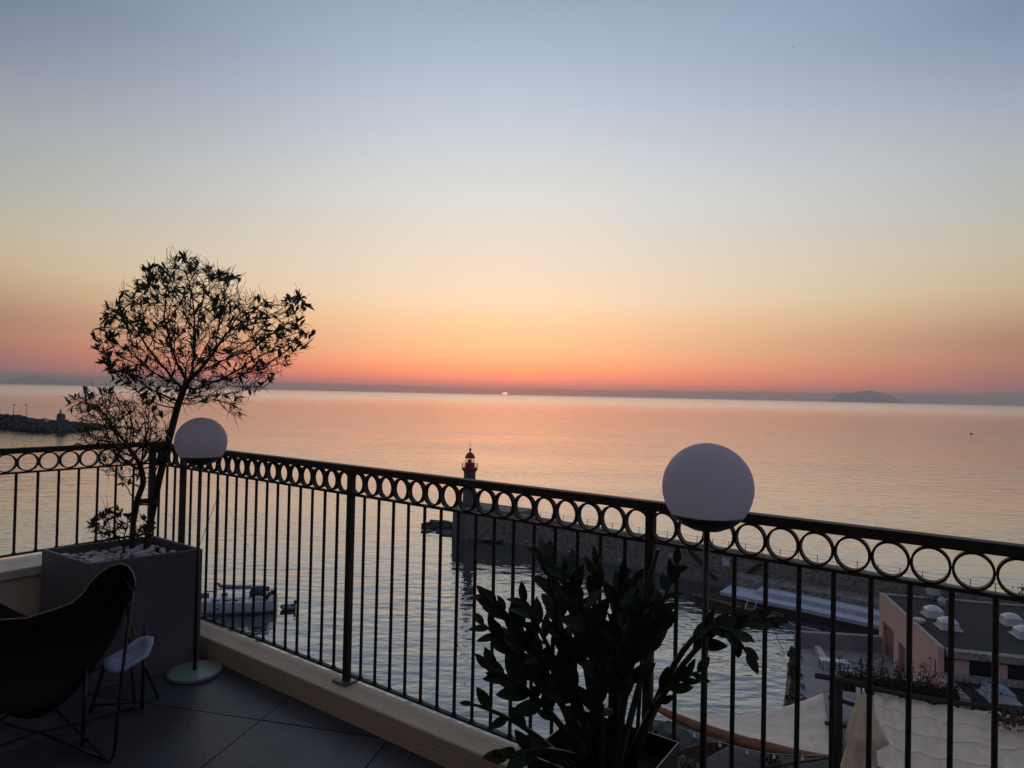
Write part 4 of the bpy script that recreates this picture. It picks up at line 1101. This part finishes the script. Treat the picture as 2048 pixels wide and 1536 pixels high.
def shrub(name, label, trunk_px, outline, depth, thick, natt, step, leaf_lw, tip_frac, leaves_per_tip, rtip, rbase, ymin_leaf=None, nparts=300, clusters=(), leaf_m=None, basez=None, twigs=0.0, twig_up=.1, tw_len=1.0):
    trunk = [aty(px, py, depth+dy) for px, py, dy in trunk_px]
    if basez is not None: trunk[0].z = basez
    t = thing(name, trunk[0], label, 'shrub')
    xs = [p[0] for p in outline]; ys = [p[1] for p in outline]; cx, cy = sum(xs)/len(xs), sum(ys)/len(ys)
    att = []
    while len(att) < natt:
        x, y = rng.uniform(min(xs), max(xs)), rng.uniform(min(ys), max(ys))
        if not in_poly(x, y, outline): continue
        r = sqrt(((x-cx)/(max(xs)-cx))**2+((y-cy)/(max(ys)-cy))**2)
        h_ = thick*sqrt(max(.12, 1-min(1, r)**2))
        att.append(np.array(aty(x, y, depth+rng.uniform(-h_, h_))))
    for (x, y, s_, n_) in clusters:
        for q in range(n_): att.append(np.array(aty(x+rng.normal(0, s_), y+rng.normal(0, s_), depth+rng.uniform(-.1, .1))))
    pts = []
    for i in range(len(trunk)-1):
        m_ = max(1, int((trunk[i+1]-trunk[i]).length/step))
        for q in range(m_): pts.append(np.array(trunk[i].lerp(trunk[i+1], q/m_)))
    pts.append(np.array(trunk[-1])); nt_ = len(pts)
    # branches start only from the upper third of the trunk
    nodes, par = colonize(pts[-max(2, int(len(pts)*.33)):], att, step, step*1.15, 1.2, 80)
    off = len(pts)-max(2, int(len(pts)*.33))
    nodes = pts[:off]+nodes; par = [i-1 for i in range(off)]+[(p+off if p >= 0 else off-1) for p in par]
    n = len(nodes); kids = [[] for _ in range(n)]
    for i, p in enumerate(par):
        if p >= 0: kids[p].append(i)
    tips = [0]*n
    order = sorted(range(n), key=lambda i: -i)
    rad = [0.0]*n
    for i in order:
        rad[i] = rtip if not kids[i] else (sum(rad[c]**2.35 for c in kids[i]))**(1/2.35)
    sc_ = rbase/max(rad[0], 1e-6)
    if sc_ < 1: rad = [max(rtip*.8, r*sc_) for r in rad]
    # many thin crooked twigs off the finer branches
    tw = []
    for i in range(n):
        if i < off or rad[i] > rbase*.42 or not kids[i]: continue
        if ((Vector(nodes[i])-Vector(aty(cx, cy, depth))).length)/((max(xs)-min(xs))/2/F_PX*depth) > .86: continue
        for q in range(rng.poisson(twigs)):
            p = Vector(nodes[i]); d = (p-Vector(nodes[max(par[i], 0)])).normalized()
            d = (d+Vector(rng.normal(0, .75, 3))+Vector((0, 0, twig_up))).normalized(); ln = rng.uniform(.03, .10)*tw_len
            k1 = p+d*ln*.5+Vector(rng.normal(0, .10, 3))*ln; k2 = p+d*ln+Vector(rng.normal(0, .16, 3))*ln
            tw.append((p, k1, k2))
    # chains
    mbt, mbb = MB(), MB()
    done = set()
    def chain(start):
        c = [start]
        while kids[c[-1]]:
            ks = sorted(kids[c[-1]], key=lambda k_: -rad[k_]); c.append(ks[0])
        return c
    stack = [0]; first = True
    while stack:
        s_ = stack.pop(); c = chain(s_); full = ([par[s_]] if par[s_] >= 0 else [])+c
        P = [Vector(nodes[i]) for i in full]
        # smooth the polyline a little
        for _ in range(2):
            P = [P[0]]+[P[i]*.5+(P[i-1]+P[i+1])*.25 for i in range(1, len(P)-1)]+[P[-1]] if len(P) > 2 else P
        R_ = [min(rad[i], rad[c[0]]) for i in full]
        if len(P) > 1: (mbt if first else mbb).tube(P, R_, 9 if first else 5)
        for i in c:
            for k_ in kids[i]:
                if k_ not in c: stack.append(k_)
        first = False
    for p, k1, k2 in tw: mbb.tube([p, k1, k2], [rtip*1.15, rtip, rtip*.6], 4, cap=False)
    mbt.build('trunk', M['bark'], t, True); mbb.build('branches', M['bark'], t, True)
    lv = []
    depth_from_tip = [0]*n
    for i in order:
        depth_from_tip[i] = 0 if not kids[i] else 1+max(depth_from_tip[c] for c in kids[i])
    for i in range(off, n):
        if depth_from_tip[i] > 3: continue
        p = Vector(nodes[i])
        # leaves thin out inside the crown
        rr_ = (p-Vector(aty(cx, cy+(max(ys)-min(ys))*.18, depth))).length/((max(xs)-min(xs))/2/F_PX*depth)
        patch = .55+.75*sin(p.x*17+p.z*9)*sin(p.z*15-p.x*7+1.1)+.3*sin(p.y*21)
        if rng.random() > tip_frac(rr_)*1.5*max(.15, patch)*(1.0 if depth_from_tip[i] < 2 else .55): continue
        dirv = (p-Vector(nodes[par[i]])).normalized()
        for q in range(rng.integers(*leaves_per_tip)):
            side_ = Vector(rng.normal(0, 1, 3)); side_ = (side_-dirv*side_.dot(dirv)).normalized()
            d = (dirv*rng.uniform(.6, 1.3)+side_*rng.uniform(.25, .8)+Vector((0, 0, .25))).normalized()
            lv.append((p-dirv*step*rng.random()*1.0, d, leaf_lw[0]*rng.uniform(.65, 1.25)))
    lv.sort(key=lambda q: q[0].y)
    base_m = [leaf_mesh('leaf', leaf_m or M['leaf'], 1.0, leaf_lw[1]*s_, .3, c_, 4) for s_, c_ in ((1, .1), (1.2, .25), (.85, -.1))]
    meshes = [b_.mesh('leaf', leaf_m or M['leaf']) for b_ in base_m]
    st = MB()
    for i, (p, d, l) in enumerate(lv):
        x_ = d; up = Vector(rng.normal(0, .5, 3))+Vector((0, 0, 1)); y_ = up.cross(x_).normalized(); z_ = x_.cross(y_)
        mm = Matrix((x_, y_, z_)).transposed()
        w = i % 3
        if i < nparts:
            o = obj('leaf', meshes[w], t); o.matrix_local = Matrix.Translation(p-t.location) @ mm.to_4x4() @ Matrix.Scale(l, 4)
        else:
            st.add([p+mm@(v*l) for v in base_m[w].v], base_m[w].f)
    if st.v: tag(st.build('foliage', leaf_m or M['leaf'], t), kind='stuff')
    return t, len(lv)
DP = pc.y
crown = [(180, 648), (184, 690), (212, 742), (240, 778), (300, 805), (350, 812), (430, 808), (470, 838), (492, 800), (545, 778), (552, 745), (592, 718), (628, 690), (622, 655), (605, 640), (622, 605), (598, 586), (560, 606), (512, 594), (485, 596), (474, 545), (440, 538), (395, 522), (345, 506), (322, 530), (285, 533), (272, 570), (245, 578), (232, 600), (208, 610), (214, 632)]
tz = PZT-.06
pbase = atz(291, 1106, tz)
nl = []
_, a_ = shrub('tall_shrub', 'tall bushy little tree with a leaning trunk and whorls of narrow leaves', [(291, 1106, pbase.y-DP), (300, 1050, pbase.y-DP), (318, 960, .0), (338, 880, .0), (356, 810, 0), (370, 772, 0)], crown, DP, .34, 2200, .019, (.046, .29),
      lambda r: .72 if r > .95 else (.58 if r > .72 else (.36 if r > .5 else .15)), (1, 6), .0012, .0175, basez=tz-.02, twigs=.8)
nl.append(a_)
out2 = [(132, 812), (150, 790), (172, 770), (188, 790), (215, 768), (235, 785), (262, 800), (300, 800), (325, 830), (345, 880), (340, 930), (318, 965), (275, 950), (250, 975), (225, 962), (203, 940), (190, 900), (150, 890), (165, 850)]
pb2 = atz(264, 1102, tz)
_, a_ = shrub('twiggy_shrub', 'shorter twiggy shrub left of the leaning trunk, thin leaves at its edge', [(264, 1102, pb2.y-DP), (266, 1050, pb2.y-DP), (276, 995, -.02), (288, 965, -.02), (281, 930, -.02)], out2, DP-.04, .26, 1100, .018, (.042, .26),
      lambda r: .42 if r > 1.05 else (.2 if r > .8 else .09), (2, 5), .0011, .016, basez=tz-.02, twigs=1.0, twig_up=.35)
nl.append(a_)
out3 = [(176, 1050), (190, 1040), (215, 1018), (240, 1012), (262, 1030), (290, 1025), (310, 1050), (300, 1085), (262, 1092), (225, 1080), (190, 1085)]
pb3 = atz(248, 1104, tz)
_, a_ = shrub('low_sprig', 'low leafy sprig at the foot of the two trunks in the grey planter', [(248, 1104, pb3.y-DP), (247, 1088, -.03), (246, 1075, -.03)], out3, DP-.04, .12, 190, .017, (.034, .42),
      lambda r: .8 if r > .6 else .5, (2, 5), .0010, .006, basez=tz-.02, twigs=.8)
nl.append(a_)
# rope tying the two trunks
ra_, rb_ = aty(270, 1006, DP-.03), aty(311, 1004, DP-.0)
mb = MB()
for zz in (-.006, .004, .012):
    c_ = (ra_+rb_)/2+Vector((0, 0, zz)); ax = (rb_-ra_)/2*1.15; nrm = Vector((-ax.y, ax.x, 0)).normalized()*.03
    mb.tube([c_+ax*cos(2*pi*q/20)+nrm*sin(2*pi*q/20) for q in range(21)], .0045, 5)
tag(mb.build('tree_tie', M['rope'], None, True), 'rope wound round the two shrub trunks above the planter', 'rope')

# ---- globe lamps
CUT = -.59
def globe_lamp(x, y, zc_, r, label):
    t = thing('globe_lamp', (x, y, FLOOR), label, 'floor lamp', 'globe lamps on the terrace')
    def prof():
        out_ = []
        for i in range(25):
            ph = math.asin(CUT)+(pi/2-math.asin(CUT))*i/24; out_.append((max(r*cos(ph), .0004), r*sin(ph)))
        return [(.002, r*CUT-.001)]+out_
    mb = MB(); mb.lathe(prof(), (x, y, zc_), 40); mb.build('globe', M['globe'], t, True)
    rc_ = r*cos(math.asin(CUT)); zb_ = zc_+r*CUT-.002
    mb = MB(); mb.lathe([(.012, -r*.36), (rc_*.40, -r*.335), (rc_*.72, -r*.22), (rc_*.93, -r*.07), (rc_*1.0, 0), (rc_*.5, .0005)], (x, y, zb_), 36); mb.build('cup', M['black'], t, True)
    mb = MB(); mb.tube([(x, y, FLOOR+.02), (x, y, zb_-r*.34)], .0088, 12); mb.build('pole', M['pole'], t, True)
    rb__ = r*1.02; mb = MB(); mb.lathe([(rb__*.97, .001), (rb__, .005), (rb__, .017), (rb__*.98, .02), (.02, .0215), (.0, .0216)], (x, y, FLOOR), 40); mb.build('base', M['base'], t)
    return t
lp1 = atz(388, 1348, FLOOR); q = aty(403, 883.5, lp1.y)
globe_lamp(q.x*.6+lp1.x*.4, lp1.y, q.z, .1235, 'white globe lamp on a mint base beside the grey planter')
q = aty(1415, 975, 1.83)
globe_lamp(q.x, q.y, q.z, .1245, 'white globe lamp standing by the railing behind the potted plant')

# ---- plant with thick stems in a square black pot
pcn = W(3.352, .362, FLOOR)
pot = thing('square_pot', pcn, 'square black metal pot with a bright rim by the railing', 'plant pot')
mb = MB(); h_ = .15; PT = EYE-1.0
def pq(a, b, z): return W(3.352+a, .362+b, z)
s1, s0 = .16, .14
V = [pq(-s0, -s0, FLOOR), pq(s0, -s0, FLOOR), pq(s0, s0, FLOOR), pq(-s0, s0, FLOOR), pq(-s1, -s1, PT), pq(s1, -s1, PT), pq(s1, s1, PT), pq(-s1, s1, PT)]
s2 = s1-.004
V += [pq(-s2, -s2, PT), pq(s2, -s2, PT), pq(s2, s2, PT), pq(-s2, s2, PT), pq(-s2, -s2, PT-.08), pq(s2, -s2, PT-.08), pq(s2, s2, PT-.08), pq(-s2, s2, PT-.08)]
Fc = [(3, 2, 1, 0)]
for i in range(4):
    j = (i+1) % 4; Fc += [(i, j, 4+j, 4+i), (8+i, 8+j, 12+j, 12+i)]
mb.add(V, Fc); mb.build('pot_wall', M['black'], pot)
mb = MB(); mb.add(V[4:12], [(i, (i+1) % 4, 4+(i+1) % 4, 4+i) for i in range(4)]); mb.build('rim', M['rimm'], pot)
mb = MB(); mb.add([pq(-s2, -s2, PT-.06), pq(s2, -s2, PT-.06), pq(s2, s2, PT-.06), pq(-s2, s2, PT-.06)], [(0, 1, 2, 3)]); mb.build('soil', M['soil'], pot)
zp = thing('zz_plant', pcn+Vector((0, 0, PT-.06-FLOOR)), 'dark glossy plant with thick arching stems of oval leaves', 'house plant')
PY = pcn.y
rs = random.Random(77)
zl = [leaf_mesh('leaf', M['zz'], 1.0, w_, .30, c_, 7, .85) for w_, c_ in ((.42, .12), (.36, .25), (.47, .05))]
zm = {k_: [b_.mesh('leaf', M[k_], True) for b_ in zl] for k_ in ('zz', 'zzg', 'zzd')}
stems = [ # base px, mid px, tip px, depth at tip, leaf size, leaf count, first leaf fraction
    ((1150, 1475), (1095, 1290), (975, 1192), -.10, .080, 16, .42),
    ((1140, 1480), (1075, 1330), (968, 1250), .02, .080, 14, .40),
    ((1130, 1480), (1080, 1370), (978, 1338), -.16, .082, 13, .35),
    ((1120, 1490), (1060, 1440), (944, 1408), .06, .070, 5, .30),
    ((1120, 1500), (1060, 1478), (1005, 1520), -.22, .080, 8, .25),
    ((1165, 1470), (1130, 1270), (1084, 1104), .05, .085, 18, .45),
    ((1175, 1470), (1165, 1280), (1135, 1140), -.12, .088, 17, .45),
    ((1190, 1470), (1185, 1290), (1190, 1130), .12, .085, 17, .42),
    ((1200, 1470), (1215, 1290), (1245, 1150), -.05, .085, 17, .42),
    ((1210, 1470), (1240, 1300), (1265, 1165), .16, .085, 17, .42),
    ((1215, 1472), (1260, 1310), (1300, 1195), -.15, .085, 15, .40),
    ((1225, 1472), (1290, 1300), (1352, 1130), .04, .080, 13, .50),
    ((1235, 1475), (1395, 1130), (1494, 1306), -.06, .080, 14, .50),
    ((1228, 1475), (1375, 1220), (1540, 1236), .05, .080, 13, .50),
    ((1222, 1478), (1310, 1360), (1395, 1345), -.10, .075, 9, .40),
    ((1200, 1478), (1225, 1370), (1235, 1270), -.26, .082, 13, .38),
    ((1185, 1480), (1180, 1400), (1200, 1330), -.22, .08, 10, .3),
    ((1158, 1478), (1125, 1340), (1050, 1205), -.12, .085, 14, .42),
    ((1172, 1478), (1140, 1380), (1080, 1310), -.20, .085, 12, .36),
    ((1196, 1478), (1210, 1330), (1160, 1200), -.20, .085, 14, .42),
    ((1206, 1478), (1235, 1340), (1280, 1240), -.18, .082, 12, .42),
]
nzz = 0
for si, (bp_, mp_, tp__, dz, ls, nlf, f0) in enumerate(stems):
    b_ = pq((bp_[0]-1178)/1300*PY*.8, rs.uniform(-.07, .07), PT-.065)
    m_ = aty(*mp_, PY+dz*.45); e_ = aty(*tp__, PY+dz)
    P = []
    for i in range(15):
        t_ = i/14; P.append(b_*((1-t_)**2)+m_*(2*t_*(1-t_))+e_*(t_*t_))
    mb = MB(); mb.tube(P, [.0115*(1-.66*i/14) for i in range(15)], 7); mb.build('stem', M['zzs'], zp, True)
    for q in range(nlf):
        t_ = f0+(1-f0)*(q/(nlf-1))**.9; i = min(int(t_*14), 13); p = P[i].lerp(P[i+1], t_*14-i); d = (P[i+1]-P[i]).normalized()
        sidev = d.cross(Vector((0, -1, .25))).normalized()*(1 if q % 2 else -1)
        if q == nlf-1: sidev = sidev*.15
        tilt = Vector((rs.gauss(0, .2), rs.gauss(-.05, .5), rs.gauss(.02, .2)))
        x_ = (d*rs.uniform(.85, 1.35)+sidev*rs.uniform(.35, .75)+tilt).normalized()
        upv = (Vector((0, -1, .7))+Vector((rs.gauss(0, .35), rs.gauss(0, .35), rs.gauss(0, .35)))); y_ = upv.cross(x_).normalized(); z_ = x_.cross(y_)
        mm = Matrix((x_, y_, z_)).transposed().to_4x4()
        kind = 'zz'
        if si in (8, 9) and q > nlf*.55 and q % 3 == 0: kind = 'zzg'
        if si == 0 and q >= nlf-2: kind = 'zzd'
        l = ls*1.06*rs.uniform(.7, 1.15)*(1-.30*max(0, (t_-.75)/.25))
        o = obj('leaf', zm[kind][rs.randrange(3)], zp)
        o.matrix_local = Matrix.Translation(p-zp.location) @ mm @ Matrix.Scale(l, 4)
        if kind == 'zzd': o['label'] = 'withered orange brown leaf'
        if kind == 'zzg': o['label'] = 'fresh bright green leaf'
        nzz += 1
a, b = aty(1316, 1098, PY+.1), aty(1292, 1180, PY+.1); b2 = pq(.07, -.05, PT-.1)
mb = MB(); mb.tube([b2, b, a], [.006, .006, .006], 7); tag(mb.build('plant_stake', M['black']), 'thin black stake standing up among the plant stems', 'stake')

# ---- butterfly chair, seen from behind
EA = aty(243, 1131, 2.62)                 # the ear we see
FA = atz(221, 1527, FLOOR)                # foot below it
fx = Vector((-1, -.18, 0)).normalized()   # towards the other ear
fy = Vector((.18, -1, 0)).normalized() 
fwd = Vector((-.30, .95, 0)).normalized()
EB = EA+fx*.72+Vector((0, 0, .02))
FB = FA+fx*.66
bc_ = thing('butterfly_chair', Vector(((FA.x+FB.x)/2, (FA.y+FB.y)/2+.1, FLOOR)), 'black leather butterfly chair with pale edge seam in the dark left corner', 'chair')
G1 = EA+fwd*.42+fx*.08; G1.z = FLOOR+.50
G2 = EB+fwd*.42-fx*.08; G2.z = FLOOR+.50
H1 = FA+fwd*.45+fx*.02; H2 = FB+fwd*.45-fx*.02
FA.z = FB.z = H1.z = H2.z = FLOOR+.006
def rod(pts, nm='frame_rod'):
    mb = MB(); mb.tube(pts, .0060, 8); return mb.build(nm, M['black'], bc_, True)
top_in = Vector((0, 0, -.035))
eA = aty(266, 1180, 2.60)
rod([EA+top_in, eA, eA.lerp(FA, .5), FA+Vector((.012, 0, .02)), FA+Vector((-.01, 0, 0)), FA.lerp(H2, .5)+Vector((0, 0, .17)), H2+Vector((0, 0, .25)), G2])
rod([EB+top_in, EB.lerp(FB, .5), FB+Vector((-.012, 0, .02)), FB, FB.lerp(H1, .5)+Vector((0, 0, .17)), H1+Vector((0, 0, .25)), G1])
rod([G1, H1+Vector((0, 0, .02)), H1, H1.lerp(FB, .5)+Vector((0, 0, .02)), FB])
rod([G2, H2+Vector((0, 0, .02)), H2, H2.lerp(FA, .5)+Vector((0, 0, .02)), FA])
# sling: a saddle between four ears
cs_ = (EA+EB+G1+G2)/4; cs_.z = FLOOR+.27
NU, NV = 16, 14; rows = []
for i in range(NV+1):
    v = i/NV                                # 0 back edge, 1 front edge
    row = []
    for j in range(NU+1):
        u = j/NU                            # 0 ear A side, 1 ear B side
        bk = EA.lerp(EB, u); fr = G1.lerp(G2, u)
        s_ = sin(pi*u)
        bk = bk+Vector((0, 0, -.30*s_**.8))+fwd*(.05*s_)
        fr = fr+Vector((0, 0, -.12*s_))
        p = bk.lerp(fr, v)
        p.z -= (.33*sin(pi*v)**.9)*(.55+.45*s_)
        p += fwd*(-.10*sin(pi*v)*s_)
        row.append(p)
    rows.append(row)
mb = MB(); mb.grid(rows); mb.build('sling', M['sling'], bc_, True, solid=.006)
# ear pocket and pale edge seam
edge = [aty(*q_) for q_ in ((-120, 1238, 2.50), (-60, 1241, 2.5), (0, 1239.5, 2.52), (54, 1236, 2.54), (100, 1222, 2.56), (144, 1206, 2.58), (166, 1187, 2.59), (180, 1166, 2.6), (200, 1146, 2.6), (222, 1132, 2.6), (240, 1127.5, 2.6), (255, 1131, 2.6), (266, 1145, 2.6), (271, 1163, 2.6), (270, 1178, 2.6))]
mb = MB(); mb.tube(edge, [.0026]*len(edge), 6); mb.build('edge_seam', M['seam'], bc_, True)
low = [aty(*q_) for q_ in ((-120, 1440, 2.42), (-60, 1432, 2.42), (0, 1428, 2.42), (54, 1425, 2.43), (100, 1412, 2.45), (140, 1385, 2.47), (170, 1345, 2.49), (190, 1318, 2.51), (205, 1300, 2.53), (222, 1275, 2.55), (236, 1250, 2.56), (246, 1225, 2.57), (256, 1205, 2.58), (263, 1190, 2.59), (268, 1181, 2.6))]
rows = []
for i in range(9):
    v = i/8; rows.append([e_.lerp(l_, v)+Vector((0, .10*sin(pi*v)*min(1, (14-q_)/6), 0)) for q_, (e_, l_) in enumerate(zip(edge, low))])
mb = MB(); mb.grid(rows); mb.build('back_panel', M['sling'], bc_, True, solid=.005)

# ---- low chair with a white seat behind it
wt_pts = [(205, 1322), (212, 1316), (248, 1298), (275, 1278), (292, 1271.5), (305, 1274), (304, 1288), (296, 1310), (280, 1321), (250, 1340), (232, 1345), (217, 1345), (207, 1335)]
wc = aty(256, 1309, 2.80)
wch = thing('low_white_chair', (wc.x, wc.y, FLOOR), 'low chair with a white seat and thin dark legs before the planter', 'chair')
mb = MB(); ctr = aty(256, 1312, 2.82)
ringp = []
for px, py in wt_pts:
    yy = 2.80+(1309-py)*.0016+(px-256)*.0006
    ringp.append(aty(px, py, yy))
n = len(ringp)
mb.v = ringp+[p.lerp(ctr, .35)+Vector((0, .018, -.006)) for p in ringp]+[ctr+Vector((0, .03, -.012))]
for i in range(n):
    j = (i+1) % n; mb.f += [(i, j, n+j, n+i), (n+i, n+j, 2*n)]
mb.build('seat', M['white'], wch, True, solid=.012)
for (p0, p1) in (((288, 1310), (284, 1417)), ((172, 1330), (165, 1492)), ((284, 1318), (316, 1395)), ((210, 1330), (180, 1425))):
    f_ = atz(*p1, FLOOR); s_ = aty(*p0, min(2.84, f_.y+.03)); mb = MB(); mb.tube([s_, f_], .0075, 7); mb.build('leg', M['black'], wch, True)
a, b = aty(290, 1280, 2.88), aty(290, 1251, 2.90); mb = MB(); mb.tube([a, b], .006, 7); mb.build('back_rod', M['black'], wch, True)
f1, f2 = atz(284, 1417, FLOOR), atz(165, 1492, FLOOR)
mb = MB(); mb.tube([f1+Vector((0, 0, .03)), atz(180, 1425, FLOOR)+Vector((0, 0, .03))], .006, 6); mb.build('stretcher', M['black'], wch, True)

# ================================================================== haze over the sea
HAZE = 5.2e-5
hm = bpy.data.materials.new('haze'); hm.use_nodes = True
nt = hm.node_tree; nt.nodes.remove(nt.nodes['Principled BSDF'])
pv = nt.nodes.new('ShaderNodeVolumePrincipled'); pv.inputs['Color'].default_value = (.86, .88, .93, 1); pv.inputs['Density'].default_value = HAZE; pv.inputs['Anisotropy'].default_value = .6
nt.links.new(pv.outputs[0], nt.nodes['Material Output'].inputs['Volume'])
if HAZE > 0:
    mb = MB(); mb.hexa([(-31000, -31000, -12), (31000, -31000, -12), (31000, 31000, -12), (-31000, 31000, -12), (-31000, -31000, 440), (31000, -31000, 440), (31000, 31000, 440), (-31000, 31000, 440)])
    tag(mb.build('haze', hm), kind='stuff')
print('leaves', nl, 'zz', nzz, 'pebbles', npb, 'objects', len(COL.objects))
